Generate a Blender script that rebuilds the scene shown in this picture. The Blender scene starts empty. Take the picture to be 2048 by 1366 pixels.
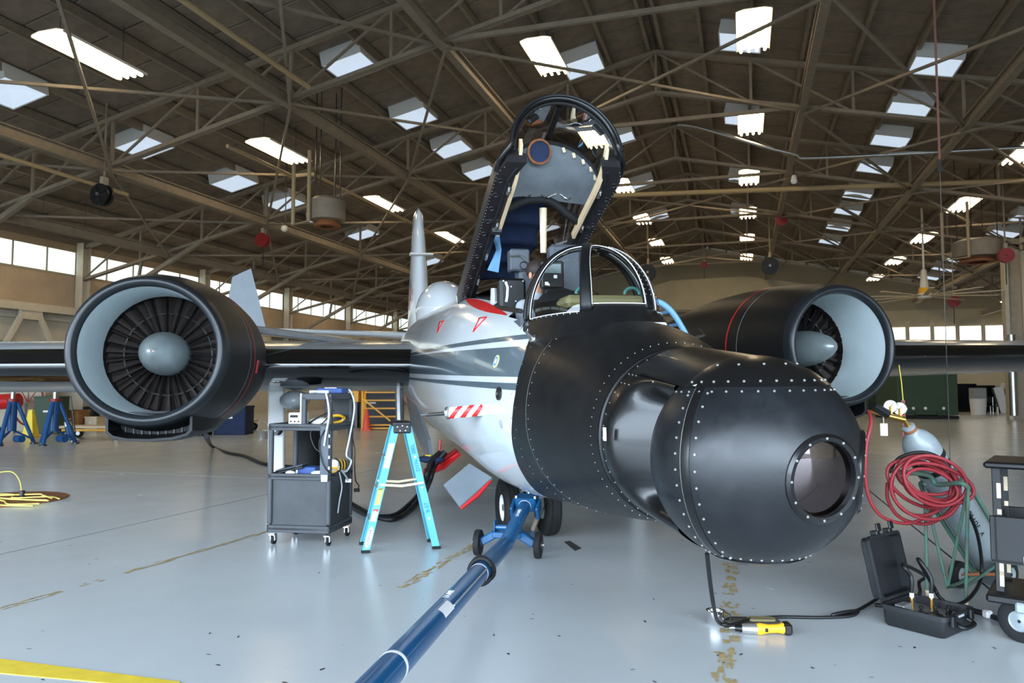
import bpy, math, random
import numpy as np
from mathutils import Vector, Matrix
random.seed(7)
SC = bpy.context.scene
COL = SC.collection
R = math.radians
# ------------------------------------------------------------------ camera, light, exposure
HEYE, FPX = 1.50, 1500.0
PITCH, YAW = math.atan(91 / 1500.0), R(17.06)
cd = bpy.data.cameras.new('camera'); cam = bpy.data.objects.new('camera', cd); COL.objects.link(cam)
cd.sensor_width = 36.0; cd.lens = FPX / 2048 * 36.0; cd.clip_start = 0.05; cd.clip_end = 400
cd.dof.use_dof = True; cd.dof.focus_distance = 4.6; cd.dof.aperture_fstop = 5.0
cam.location = (0, 0, HEYE); cam.rotation_euler = (R(90) + PITCH, 0, YAW)
SC.camera = cam
w = bpy.data.worlds.new('sky'); SC.world = w; w.use_nodes = True
bg = w.node_tree.nodes['Background']; bg.inputs['Color'].default_value = (0.68, 0.83, 1.0, 1); bg.inputs['Strength'].default_value = 9.6
# daylight falling in through the open hangar doorway behind the camera (portal guides the sky light)
pl = bpy.data.lights.new('doorway_sky_offscreen', 'AREA'); pl.shape = 'RECTANGLE'; pl.size = 48; pl.size_y = 6.4
pl.cycles.is_portal = True
po = bpy.data.objects.new('doorway_sky_offscreen', pl); COL.objects.link(po); po.location = (-2.6, -5.6, 3.2); po.rotation_euler = (R(90), 0, 0)
SC.view_settings.view_transform = 'Standard'; SC.view_settings.look = 'None'; SC.view_settings.gamma = 1
SC.view_settings.use_curve_mapping = False; SC.view_settings.exposure = 0.66

# ------------------------------------------------------------------ helpers
def lin(c):
    return tuple((v / 255 / 12.92 if v / 255 <= .04045 else ((v / 255 + .055) / 1.055) ** 2.4) for v in c)
MATS = {}
def mat(name, rgb, rough=.5, metal=0., var=.0, vscale=6., bump=0., bscale=60., coat=0., emit=None, estr=0., spec=.5, alpha=1., trans=0., rvar=0., coords='Object', stretch=(1, 1, 1), var_rgb=None, ior=1.45):
    if name in MATS: return MATS[name]
    m = bpy.data.materials.new(name); m.use_nodes = True; MATS[name] = m
    nt = m.node_tree; b = nt.nodes['Principled BSDF']
    c = lin(rgb) + (1,)
    b.inputs['Base Color'].default_value = c; b.inputs['Roughness'].default_value = rough; b.inputs['Metallic'].default_value = metal
    b.inputs['Specular IOR Level'].default_value = spec; b.inputs['Coat Weight'].default_value = coat; b.inputs['Coat Roughness'].default_value = .06
    b.inputs['Alpha'].default_value = alpha; b.inputs['Transmission Weight'].default_value = trans; b.inputs['IOR'].default_value = ior
    if emit: b.inputs['Emission Color'].default_value = lin(emit) + (1,); b.inputs['Emission Strength'].default_value = estr
    if var or bump or rvar:
        tc = nt.nodes.new('ShaderNodeTexCoord'); mp = nt.nodes.new('ShaderNodeMapping'); mp.inputs['Scale'].default_value = stretch
        nt.links.new(tc.outputs[coords], mp.inputs['Vector'])
    if var or rvar:
        n = nt.nodes.new('ShaderNodeTexNoise'); n.inputs['Scale'].default_value = vscale; n.inputs['Detail'].default_value = 6; n.inputs['Roughness'].default_value = .62
        nt.links.new(mp.outputs['Vector'], n.inputs['Vector'])
        if var:
            cr = nt.nodes.new('ShaderNodeValToRGB'); cr.color_ramp.elements[0].position = .32; cr.color_ramp.elements[1].position = .7
            d = lin(var_rgb) if var_rgb else tuple(v * (1 - var) for v in c[:3])
            u = c[:3] if var_rgb else tuple(min(1, v * (1 + var * .6)) for v in c[:3])
            cr.color_ramp.elements[0].color = d + (1,); cr.color_ramp.elements[1].color = u + (1,)
            nt.links.new(n.outputs['Fac'], cr.inputs['Fac']); nt.links.new(cr.outputs['Color'], b.inputs['Base Color'])
        if rvar:
            mr = nt.nodes.new('ShaderNodeMapRange'); mr.inputs['From Min'].default_value = .3; mr.inputs['From Max'].default_value = .7
            mr.inputs['To Min'].default_value = max(0, rough - rvar); mr.inputs['To Max'].default_value = min(1, rough + rvar)
            nt.links.new(n.outputs['Fac'], mr.inputs['Value']); nt.links.new(mr.outputs['Result'], b.inputs['Roughness'])
    if bump:
        n2 = nt.nodes.new('ShaderNodeTexNoise'); n2.inputs['Scale'].default_value = bscale; n2.inputs['Detail'].default_value = 4
        nt.links.new(mp.outputs['Vector'], n2.inputs['Vector'])
        bp = nt.nodes.new('ShaderNodeBump'); bp.inputs['Strength'].default_value = bump; bp.inputs['Distance'].default_value = .02
        nt.links.new(n2.outputs['Fac'], bp.inputs['Height']); nt.links.new(bp.outputs['Normal'], b.inputs['Normal'])
    return m
def frame(d, up=(0, 0, 1)):
    d = Vector(d).normalized(); u = Vector(up)
    if abs(d.dot(u)) > .98: u = Vector((1, 0, 0)) if abs(d.x) < .9 else Vector((0, 1, 0))
    a = u.cross(d).normalized(); return a, d.cross(a).normalized(), d
class MB:
    def __init__(s): s.v = []; s.f = []; s.M = None
    def add(s, vs, fs):
        o = len(s.v)
        if s.M is not None: vs = [s.M @ Vector(p) for p in vs]
        s.v += [tuple(p) for p in vs]; s.f += [tuple(i + o for i in f) for f in fs]; return s
    def box(s, c, d, bev=0., rot=None):
        hx, hy, hz = d[0] / 2, d[1] / 2, d[2] / 2
        m = (Matrix.Rotation(rot, 3, 'Z') if isinstance(rot, (int, float)) else rot) if rot is not None else None
        if bev <= 0:
            vs = [(x * hx, y * hy, z * hz) for x in (-1, 1) for y in (-1, 1) for z in (-1, 1)]
            fs = [(0, 1, 3, 2), (4, 6, 7, 5), (0, 4, 5, 1), (2, 3, 7, 6), (0, 2, 6, 4), (1, 5, 7, 3)]
        else:
            b = min(bev, hx * .9, hy * .9, hz * .9); vs = []; ix = {}
            for x in (-1, 1):
                for y in (-1, 1):
                    for z in (-1, 1):
                        for k in range(3):
                            p = [x * (hx - b), y * (hy - b), z * (hz - b)]; p[k] = (x * hx, y * hy, z * hz)[k]
                            ix[(x, y, z, k)] = len(vs); vs.append(tuple(p))
            fs = []
            for k in range(3):
                a, c2 = [(1, 2), (2, 0), (0, 1)][k]
                for sg in (-1, 1):
                    q = []
                    for (u, v2) in ((-1, -1), (1, -1), (1, 1), (-1, 1)):
                        t = [0, 0, 0]; t[k] = sg; t[a] = u; t[c2] = v2; q.append(ix[(t[0], t[1], t[2], k)])
                    fs.append(tuple(q if sg > 0 else q[::-1]))
            for k in range(3):   # edges parallel to k
                a, c2 = [(1, 2), (2, 0), (0, 1)][k]
                for u in (-1, 1):
                    for v2 in (-1, 1):
                        t0 = [0, 0, 0]; t0[a] = u; t0[c2] = v2; t1 = list(t0); t0[k] = -1; t1[k] = 1
                        q = (ix[(*t0, a)], ix[(*t1, a)], ix[(*t1, c2)], ix[(*t0, c2)])
                        fs.append(q if u * v2 < 0 else q[::-1])
            for x in (-1, 1):
                for y in (-1, 1):
                    for z in (-1, 1):
                        q = (ix[(x, y, z, 0)], ix[(x, y, z, 1)], ix[(x, y, z, 2)]); fs.append(q if x * y * z > 0 else q[::-1])
        if m is not None: vs = [m @ Vector(p) for p in vs]
        return s.add([(p[0] + c[0], p[1] + c[1], p[2] + c[2]) for p in vs], fs)
    def bar(s, p0, p1, w, h, up=(0, 0, 1), bev=0.):
        p0, p1 = Vector(p0), Vector(p1); a, b, d = frame(p1 - p0, up); L = (p1 - p0).length
        return s.box(tuple((p0 + p1) / 2), (w, h, L), bev, Matrix((a, b, d)).transposed())
    def cyl(s, p0, p1, r0, r1=None, n=12, caps=True):
        r1 = r0 if r1 is None else r1
        p0, p1 = Vector(p0), Vector(p1); a, b, d = frame(p1 - p0)
        vs = []; 
        for p, r in ((p0, r0), (p1, r1)):
            for i in range(n): t = 2 * math.pi * i / n; vs.append(p + a * (r * math.cos(t)) + b * (r * math.sin(t)))
        fs = [(i, (i + 1) % n, n + (i + 1) % n, n + i) for i in range(n)]
        if caps: fs += [tuple(range(n))[::-1], tuple(range(n, 2 * n))]
        return s.add(vs, fs)
    def tube(s, path, r, n=8, closed=False, caps=True):
        P = [Vector(p) for p in path]; m = len(P); vs = []; a0 = None
        rr = r if isinstance(r, (list, tuple)) else [r] * m
        for i, p in enumerate(P):
            d = (P[(i + 1) % m] - P[i - 1]) if (closed or 0 < i < m - 1) else (P[1] - P[0] if i == 0 else P[-1] - P[-2])
            if d.length < 1e-9: d = Vector((0, 0, 1))
            d.normalize()
            if a0 is None: a, b, _ = frame(d)
            else:
                a = a0 - d * a0.dot(d)
                if a.length < 1e-6: a, b, _ = frame(d)
                a.normalize(); b = d.cross(a)
            a0 = a
            for k in range(n): t = 2 * math.pi * k / n; vs.append(p + a * (rr[i] * math.cos(t)) + b * (rr[i] * math.sin(t)))
        fs = []
        for i in range(m if closed else m - 1):
            j = (i + 1) % m
            fs += [(i * n + k, i * n + (k + 1) % n, j * n + (k + 1) % n, j * n + k) for k in range(n)]
        if caps and not closed: fs += [tuple(range(n))[::-1], tuple(range((m - 1) * n, m * n))]
        return s.add(vs, fs)
    def loft(s, rings, closed=True, cap0=False, cap1=False):
        n = len(rings[0]); vs = [p for r in rings for p in r]; fs = []
        for i in range(len(rings) - 1):
            for k in range(n if closed else n - 1):
                k2 = (k + 1) % n; fs.append((i * n + k, i * n + k2, (i + 1) * n + k2, (i + 1) * n + k))
        if cap0: fs.append(tuple(range(n))[::-1])
        if cap1: fs.append(tuple(range((len(rings) - 1) * n, len(rings) * n)))
        return s.add(vs, fs)
    def lathe(s, o, ax, prof, n=32, cap0=False, cap1=False):
        o = Vector(o); a, b, d = frame(ax); rings = []
        for r, h in prof: rings.append([o + d * h + a * (r * math.cos(2 * math.pi * k / n)) + b * (r * math.sin(2 * math.pi * k / n)) for k in range(n)])
        return s.loft(rings, True, cap0, cap1)
    def sphere(s, c, r, nu=20, nv=12, sc=(1, 1, 1)):
        rings = []
        for j in range(nv + 1):
            t = -math.pi / 2 + math.pi * j / nv; rc = max(math.cos(t), 1e-3)
            rings.append([(c[0] + sc[0] * r * rc * math.cos(2 * math.pi * k / nu), c[1] + sc[1] * r * rc * math.sin(2 * math.pi * k / nu), c[2] + sc[2] * r * math.sin(t)) for k in range(nu)])
        return s.loft(rings, True, True, True)
    def prism(s, poly, o, a, b, th):
        o, a, b = Vector(o), Vector(a), Vector(b); nn = a.cross(b).normalized() * th; n = len(poly)
        v0 = [o + a * p[0] + b * p[1] for p in poly]
        vs = v0 + [p + nn for p in v0]
        fs = [tuple(range(n))[::-1], tuple(range(n, 2 * n))] + [(i, (i + 1) % n, n + (i + 1) % n, n + i) for i in range(n)]
        return s.add(vs, fs)
    def mesh(s, name, m=None, smooth=None):
        me = bpy.data.meshes.new(name); me.from_pydata(s.v, [], s.f); me.validate()
        if m: me.materials.append(MATS[m] if isinstance(m, str) else m)
        if smooth is not None:
            me.polygons.foreach_set('use_smooth', [True] * len(me.polygons))
            if smooth < 180: me.set_sharp_from_angle(angle=R(smooth))
        me.update(); return me
    def build(s, name, m, parent=None, smooth=None):
        o = bpy.data.objects.new(name, s.mesh(name, m, smooth)); COL.objects.link(o)
        if parent is not None: o.parent = parent
        return o
def tag(o, label=None, cat=None, group=None, kind=None):
    if label: o['label'] = label
    if cat: o['category'] = cat
    if group: o['group'] = group
    if kind: o['kind'] = kind
    return o
def thing(name, label, cat, loc=(0, 0, 0), rz=0., group=None, kind=None):
    o = bpy.data.objects.new(name, None); COL.objects.link(o); o.location = loc; o.rotation_euler = (0, 0, rz); o.empty_display_size = .1
    return tag(o, label, cat, group, kind)
def inst(me, name, parent=None, M=None):
    o = bpy.data.objects.new(name, me); COL.objects.link(o)
    if parent is not None: o.parent = parent
    if M is not None: o.matrix_local = M
    return o
def copy_tree(o, parent=None, loc=None, rz=None):
    c = o.copy(); COL.objects.link(c); c.parent = parent
    for ch in list(o.children): copy_tree(ch, c)
    if loc is not None: c.location = loc
    if rz is not None: c.rotation_euler = (0, 0, rz)
    return c
def text_mesh(s, size, m, name, parent, M, depth=.0015, align='CENTER'):
    cu = bpy.data.curves.new(name, 'FONT'); cu.body = s; cu.size = size; cu.extrude = depth; cu.align_x = align; cu.align_y = 'CENTER'
    t = bpy.data.objects.new(name + '_tmp', cu); COL.objects.link(t)
    dg = bpy.context.evaluated_depsgraph_get(); me = bpy.data.meshes.new_from_object(t.evaluated_get(dg)); bpy.data.objects.remove(t)
    me.materials.clear(); me.materials.append(MATS[m]); o = bpy.data.objects.new(name, me); COL.objects.link(o); o.parent = parent; o.matrix_local = M
    return o
def basis(o, x, y):
    x, y = Vector(x).normalized(), Vector(y).normalized(); z = x.cross(y).normalized(); y = z.cross(x)
    return Matrix(((x[0], y[0], z[0], o[0]), (x[1], y[1], z[1], o[1]), (x[2], y[2], z[2], o[2]), (0, 0, 0, 1)))
def smooth_path(P, n=8, closed=False):
    P = [Vector(p) for p in P]; out = []; m = len(P)
    for i in range(m if closed else m - 1):
        if closed: a, b, c, d = P[i - 1], P[i], P[(i + 1) % m], P[(i + 2) % m]
        else: a, b, c, d = P[max(i - 1, 0)], P[i], P[i + 1], P[min(i + 2, m - 1)]
        for k in range(n):
            t = k / n; out.append(.5 * ((2 * b) + (c - a) * t + (2 * a - 5 * b + 4 * c - d) * t * t + (3 * b - a - 3 * c + d) * t ** 3))
    if not closed: out.append(P[-1])
    return out
_cy, _sy = math.cos(YAW), math.sin(YAW)
FW = Vector((-_sy * math.cos(PITCH), _cy * math.cos(PITCH), math.sin(PITCH))); RT = Vector((_cy, _sy, 0)); UP = RT.cross(FW)
EYE = Vector((0, 0, HEYE))
def ray(x, y): return FW + RT * ((x - 1024) / FPX) - UP * ((y - 683) / FPX)
def gp(x, y, z=0.): d = ray(x, y); return EYE + d * ((z - HEYE) / d.z)        # where a photo pixel's ray meets height z
def px_of(p): d = Vector(p) - EYE; k = d.dot(FW); return (1024 + FPX * d.dot(RT) / k, 683 - FPX * d.dot(UP) / k, k)
def onplane(x, y, ax, v): d = ray(x, y); return EYE + d * ((v - EYE[ax]) / d[ax])

# ------------------------------------------------------------------ materials
mat('floor_paint', (190, 194, 195), .25, var=.03, vscale=1.3, bump=.006, bscale=1.2, rvar=.025)
mat('floor_joint', (58, 56, 52), .8)
mat('apron_bounce', (120, 118, 112), .9)
mat('roof_panel', (134, 121, 106), .85, var=.22, vscale=2.2, bump=.25, bscale=30, spec=.2)
mat('steel_brown', (134, 121, 104), .6, var=.16, vscale=5, spec=.3)
mat('steel_light', (158, 145, 125), .6, var=.14, vscale=4, spec=.3)
mat('steel_cream', (188, 178, 158), .6, var=.1, vscale=4, spec=.3)
mat('wall_tan', (172, 152, 128), .8, var=.1, vscale=1.2, spec=.2)
mat('wall_cream', (190, 180, 160), .75, var=.1, vscale=1.0, spec=.2)
mat('wall_back', (176, 166, 142), .75, var=.08, vscale=.8, spec=.2)
mat('curtain_beige', (150, 142, 122), .8, var=.08, vscale=.7, spec=.2)
mat('curb_white', (205, 203, 198), .6)
mat('sky_pane', (200, 212, 224), .5, emit=(216, 234, 255), estr=.45)
mat('window_pane', (230, 240, 235), .4, emit=(222, 240, 236), estr=.95)
mat('window_pane_bright', (240, 245, 240), .4, emit=(255, 252, 242), estr=1.3)
mat('tube_glow', (255, 250, 235), .4, emit=(255, 232, 192), estr=10.)
mat('lamp_white', (225, 218, 200), .45)
mat('pipe_yellow', (164, 142, 106), .6)
mat('black_paint', (17, 17, 18), .42, var=.18, vscale=5, rvar=.06, spec=.42)
mat('black_gloss', (16, 16, 17), .3, coat=.15)
mat('black_plastic', (15, 15, 16), .45, var=.15, vscale=12)
mat('black_rubber', (20, 20, 21), .75, var=.2, vscale=15)
mat('ball_black', (24, 26, 29), .34, var=.3, vscale=4.5, rvar=.1, bump=.015, bscale=40, spec=.55)
mat('white_gloss', (204, 208, 210), .18, var=.03, vscale=2, coat=.5)
mat('white_paint', (228, 228, 224), .4)
mat('stripe_grey', (88, 100, 106), .16, coat=.6)
mat('wing_black', (10, 11, 13), .08, coat=.8, spec=.6)
mat('wing_grey', (158, 163, 165), .24, var=.08, vscale=3, coat=.3)
mat('wing_silver', (190, 192, 192), .25, metal=.6, var=.08, vscale=4)
mat('red_paint', (190, 30, 32), .35, var=.12, vscale=8)
mat('red_dark', (128, 24, 24), .4)
mat('nacelle_black', (17, 17, 18), .48, var=.12, vscale=5, spec=.35)
mat('nacelle_lip', (26, 29, 32), .36, var=.08, vscale=6)
mat('liner_white', (196, 208, 210), .3, var=.05, vscale=5)
mat('spinner_grey', (140, 147, 147), .34, var=.14, vscale=7, metal=.5)
mat('fan_dark', (84, 76, 72), .38, metal=.35, var=.3, vscale=12)
mat('fan_back', (48, 41, 39), .5, metal=.4, var=.3, vscale=9)
mat('chrome', (225, 225, 225), .08, metal=1.)
mat('steel', (170, 170, 168), .3, metal=.9, var=.1, vscale=20)
mat('dark_steel', (70, 68, 66), .4, metal=.7, var=.2, vscale=20)
mat('rivet_metal', (146, 146, 140), .4, metal=.3)
mat('blue_tow', (16, 80, 124), .3, var=.06, vscale=5, coat=.3)
mat('blue_light', (120, 168, 210), .4)
mat('ladder_blue', (86, 168, 186), .45, var=.08, vscale=9)
mat('label_white', (232, 230, 228), .5)
mat('label_yellow', (228, 214, 90), .5)
mat('label_red', (196, 60, 58), .5)
mat('ink', (18, 18, 20), .6)
mat('wood_cream', (214, 196, 164), .6, var=.12, vscale=20)
mat('wood_pad', (228, 200, 160), .55, var=.08, vscale=12)
mat('cart_grey', (62, 64, 67), .55, var=.16, vscale=9, bump=.08, bscale=120)
mat('cart_panel', (52, 54, 56), .5, var=.3, vscale=4)
mat('glass_dark', (30, 24, 24), .04, spec=.8, var=.5, vscale=3, coat=1.)
mat('cable_yellow', (222, 168, 40), .5)
mat('cable_white', (218, 220, 216), .45)
mat('hose_red', (152, 46, 52), .5, var=.14, vscale=18)
mat('hose_black', (18, 18, 19), .5)
mat('cyl_grey', (142, 150, 152), .38, var=.12, vscale=9, coat=.2)
mat('cart_green', (70, 128, 112), .5, var=.25, vscale=16, var_rgb=(96, 96, 78))
mat('brass', (176, 140, 74), .3, metal=.9)
mat('rust', (140, 84, 48), .7, var=.3, vscale=30)
mat('case_black', (26, 27, 29), .5, var=.12, vscale=20, bump=.05, bscale=200)
mat('alu', (190, 190, 186), .35, metal=.8, var=.1, vscale=25)
mat('drill_yellow', (236, 172, 40), .42)
mat('green_box', (54, 72, 52), .55, var=.15, vscale=2)
mat('cone_yellow', (238, 208, 56), .5)
mat('cone_orange', (226, 84, 62), .5)
mat('stair_yellow', (232, 168, 44), .45)
mat('jack_blue', (22, 74, 124), .4, var=.15, vscale=7)
mat('cardboard', (160, 112, 66), .8, var=.15, vscale=5)
mat('fabric_grey', (100, 106, 110), .7, var=.18, vscale=5, bump=.5, bscale=9)
mat('quilt_blue', (26, 42, 72), .8, var=.3, vscale=7, bump=.3, bscale=25)
mat('cloth_blue', (96, 140, 176), .8)
mat('seat_grey', (74, 80, 88), .55, var=.15, vscale=9)
mat('skin', (196, 140, 112), .5); mat('hair', (46, 34, 28), .6); mat('shirt', (170, 176, 184), .8)
mat('olive_cover', (128, 118, 82), .7); mat('teal_glass', (70, 120, 112), .2)
mat('tan_tape', (178, 154, 104), .8, var=.3, vscale=14)
mat('door_grey', (112, 120, 126), .35, var=.1, vscale=5); mat('cord_yellow', (208, 192, 98), .5); mat('rope_brown', (118, 78, 66), .7)
mat('line_yellow', (226, 196, 62), .5, var=.12, vscale=10)
mat('foil_bag', (70, 66, 58), .7)
mat('screen_grey', (104, 118, 116), .2)
mat('net_blue', (40, 70, 130), .5)
def glassy(name, tint, rough=.02, mixf=.12):
    m = bpy.data.materials.new(name); m.use_nodes = True; MATS[name] = m; nt = m.node_tree; nt.nodes.remove(nt.nodes['Principled BSDF'])
    o = nt.nodes['Material Output']; tr = nt.nodes.new('ShaderNodeBsdfTransparent'); gl = nt.nodes.new('ShaderNodeBsdfGlossy'); mx = nt.nodes.new('ShaderNodeMixShader'); fr = nt.nodes.new('ShaderNodeLayerWeight'); ad = nt.nodes.new('ShaderNodeMath')
    tr.inputs['Color'].default_value = tint + (1,); gl.inputs['Roughness'].default_value = rough; gl.inputs['Color'].default_value = (.9, .9, .9, 1) if rough < .025 else (.42, .36, .36, 1)
    fr.inputs['Blend'].default_value = .25; ad.operation = 'MULTIPLY_ADD'; ad.inputs[1].default_value = .5; ad.inputs[2].default_value = mixf * .4
    nt.links.new(fr.outputs['Fresnel'], ad.inputs[0]); nt.links.new(ad.outputs[0], mx.inputs['Fac']); nt.links.new(tr.outputs[0], mx.inputs[1]); nt.links.new(gl.outputs[0], mx.inputs[2]); nt.links.new(mx.outputs[0], o.inputs['Surface'])
glassy('clear_glass', (.90, .93, .92)); glassy('canopy_glass', (.80, .79, .77)); glassy('turret_glass', (.30, .20, .20), .03, .55)
# ------------------------------------------------------------------ hangar
XL, XR, XRG, YF, YB = -27.0, 21.8, -2.6, -5.6, 64.0     # walls, ridge, open front, back
ZR, TAN = 13.10, .2196
def roof(x, drop=0.): return ZR - TAN * abs(x - XRG) - drop
SLOPE = math.atan(TAN)
# floor slabs with open joints
fl = MB().box((-2.6, 29.2, -.1015), (48.8 + 1.2, 70.4, .2)).build('floor', 'floor_joint'); tag(fl, kind='structure')
gx = [XL, -22.66, -14.53, -6.40, 1.73, 9.86, 17.99, XR]; gy = [YF, 2.55, 10.68, 18.8, 26.9, 35, 43.1, 51.2, YB]
for i in range(len(gx) - 1):
    for j in range(len(gy) - 1):
        g = .011
        MB().box(((gx[i] + gx[i + 1]) / 2, (gy[j] + gy[j + 1]) / 2, -.03), (gx[i + 1] - gx[i] - 2 * g, gy[j + 1] - gy[j] - 2 * g, .06)).build('slab', 'floor_paint', fl)
ap = MB().box((-2.6, -45.7, -.12), (160, 80, .2)).build('apron_bounce', 'apron_bounce'); tag(ap, kind='structure')  # unseen ground outside the doorway, added for the daylight it bounces in
def decal(name, pts, m, z=.003, parent=None):
    n = len(pts); o = MB().add([(p[0], p[1], z) for p in pts] + [(p[0], p[1], .0005) for p in pts], [tuple(range(n))] + [(i, n + i, n + (i + 1) % n, (i + 1) % n) for i in range(n)]).build(name, m, parent); return o
yl = decal('painted_line', [gp(0, 1318), gp(0, 1347), gp(360, 1380), gp(360, 1364)], 'line_yellow', parent=fl)
# remains of masking tape: ragged flakes along lines
def tape(a, b, width, gaps, seed, dens=1.0):
    rnd = random.Random(seed); a, b = gp(*a), gp(*b); d = (b - a); L = d.length; d.normalize(); nrm = Vector((-d.y, d.x, 0)); mb = MB(); t = 0
    while t < L:
        l = rnd.uniform(.02, .12)
        if rnd.random() < dens and not any(g0 < t / L < g1 for g0, g1 in gaps):
            for k in range(3):
                o = rnd.uniform(-.5, .5) * width; wv = rnd.uniform(.15, .5) * width; q = []
                for u in range(6): q.append(a + d * (t + l * u / 5) + nrm * (o + wv * .5 * rnd.uniform(.1, 1)))
                for u in range(5, -1, -1): q.append(a + d * (t + l * u / 5) + nrm * (o - wv * .5 * rnd.uniform(.1, 1)))
                n = len(q); z = .0015 + .0004 * k; mb.add([(p.x, p.y, z) for p in q], [tuple(range(n))[::-1]])
        t += l * .8
    o = mb.build('tape_residue', 'tan_tape', fl); tag(o, kind='stuff'); return o
tape((0, 1219), (545, 1060), .07, [(.16, .2), (.28, .33)], 1, .9); tape((790, 1182), (950, 1090), .09, [], 2, .8); tape((1462, 1132), (1450, 1362), .11, [(.35, .42)], 3, .75); tape((1462, 1132), (1462, 1060), .11, [], 5, .9)
# dark chips and scuffs lying on the floor paint
rnd = random.Random(11); mb = MB()
for k in range(95):
    p = gp(rnd.uniform(0, 2048), rnd.uniform(1010, 1366)); a = rnd.uniform(0, 6.28); l = rnd.uniform(.005, .022); ww = l * rnd.uniform(.2, .5); c, s_ = math.cos(a), math.sin(a)
    mb.add([(p.x + u * c * l - v * s_ * ww, p.y + u * s_ * l + v * c * ww, .0012) for u, v in ((-1, -.5), (.2, -1), (1, 0), (.3, .8), (-.6, 1))], [(0, 1, 2, 3, 4)])
tag(mb.build('paint_chips', 'floor_joint', fl), kind='stuff')
decal('tape_strip', [gp(1128, 1084), gp(1140, 1082), gp(1163, 1097), gp(1150, 1102)], 'floor_joint', parent=fl)
# roof: ceiling deck, panels, purlins
ce = MB()
for sx, x0 in ((-1, XL - .6), (1, XR + .6)):
    ce.add([(XRG, YF, ZR + .12), (x0, YF, roof(x0) + .12), (x0, YB, roof(x0) + .12), (XRG, YB, ZR + .12), (XRG, YF, ZR + .2), (x0, YF, roof(x0) + .2), (x0, YB, roof(x0) + .2), (XRG, YB, ZR + .2)],
           [(0, 1, 2, 3), (4, 7, 6, 5), (0, 4, 5, 1), (1, 5, 6, 2), (2, 6, 7, 3), (3, 7, 4, 0)])
ceiling = ce.build('ceiling', 'roof_panel'); tag(ceiling, kind='structure')
NP, PW = 16, 24.4 / 16
PL = 1.45; pm = MB().box((0, 0, 0), (PW / math.cos(SLOPE) - .06, PL - .06, .06), .012).mesh('roof_panel', 'roof_panel')
cells = []
for sg in (-1, 1):
    for i in range(NP):
        xc = XRG + sg * (i + .5) * PW
        for j in range(int((YB - YF) / PL)):
            yc = YF + (j + .5) * PL; z = roof(xc, -.06)
            u, v, k = px_of((xc, yc, z)); vis = k > .5 and -60 < u < 2110 and -60 < v < 800
            cells.append((0 if vis else 1, k if k > 0 else 999, xc, yc, z, sg))
cells.sort(); rest = MB()
for n, (h, k, xc, yc, z, sg) in enumerate(cells):
    rot = Matrix.Rotation(sg * SLOPE, 4, 'Y'); jit = ((n * 7919) % 13 - 6) * .0012
    if n < 300: inst(pm, 'roof_panel', ceiling, Matrix.Translation((xc, yc, z + jit)) @ rot)
    else: rest.box((xc, yc, z + jit), (PW / math.cos(SLOPE) - .06, PL - .06, .06), 0, rot.to_3x3())
tag(rest.build('far_roof_panels', 'roof_panel', ceiling), kind='stuff')
for sg in (-1, 1):
    for i in range(NP + 1):
        x = XRG + sg * (i * PW if i else .22); mb = MB(); z = roof(x, .12); L = YB - YF; yc = (YB + YF) / 2
        mb.box((x, yc, z), (.05, L, .22)); mb.box((x, yc, z - .11), (.11, L, .025)); mb.box((x, yc, z + .11), (.11, L, .025)); mb.build('purlin', 'steel_brown', ceiling)
# trusses
TY = [2.3 + 7.55 * k for k in range(8)]
XS = [XRG - 24.2 + 48.4 / 16 * k for k in range(17)]
for ty in TY:
    tr = thing('roof_truss', None, None, (0, ty, 0), kind='structure')
    zt = lambda x: roof(x, .36); zb = lambda x: roof(x, 1.75)
    for xa, xb in ((XS[0], XRG), (XRG, XS[-1])):
        for off in (-.06, .06): MB().bar((xa, off, zt(xa)), (xb, off, zt(xb)), .09, .12).build('chord', 'steel_brown', tr)
        for off in (-.06, .06): MB().bar((xa, off, zb(xa)), (xb, off, zb(xb)), .08, .11).build('chord', 'steel_brown', tr)
    for i, x in enumerate(XS): MB().bar((x, 0, zt(x)), (x, 0, zb(x)), .08, .08, (0, 1, 0)).build('strut', 'steel_brown', tr)
    for i in range(16):
        xa, xb = XS[i], XS[i + 1]
        a, b = ((xa, 0, zb(xa)), (xb, 0, zt(xb))) if i < 8 else ((xa, 0, zt(xa)), (xb, 0, zb(xb)))
        MB().bar(a, b, .06, .06).build('diagonal', 'steel_brown', tr)
    MB().bar((XRG - 4.5, 0, zb(XRG - 4.5)), (XRG + 4.5, 0, zb(XRG + 4.5)), .1, .12).build('tie', 'steel_brown', tr)
    for sg in (-1, 1):
        xw = XRG + sg * 24.15; xk = XRG + sg * 18.1
        MB().bar((xk, 0, zb(xk)), (xw, 0, 4.4), .16, .16).build('knee_brace', 'steel_brown', tr)
        MB().bar((XRG + sg * 21.1, 0, zb(XRG + sg * 21.1)), (XRG + sg * 21.3, 0, 5.6), .1, .1).build('knee_brace', 'steel_brown', tr)
        cm = MB(); cm.box((xw, 0, 3.8), (.05, .4, 7.6)); cm.box((xw, .19, 3.8), (.36, .03, 7.6)); cm.box((xw, -.19, 3.8), (.36, .03, 7.6)); cm.build('column', 'steel_cream', tr)
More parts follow.
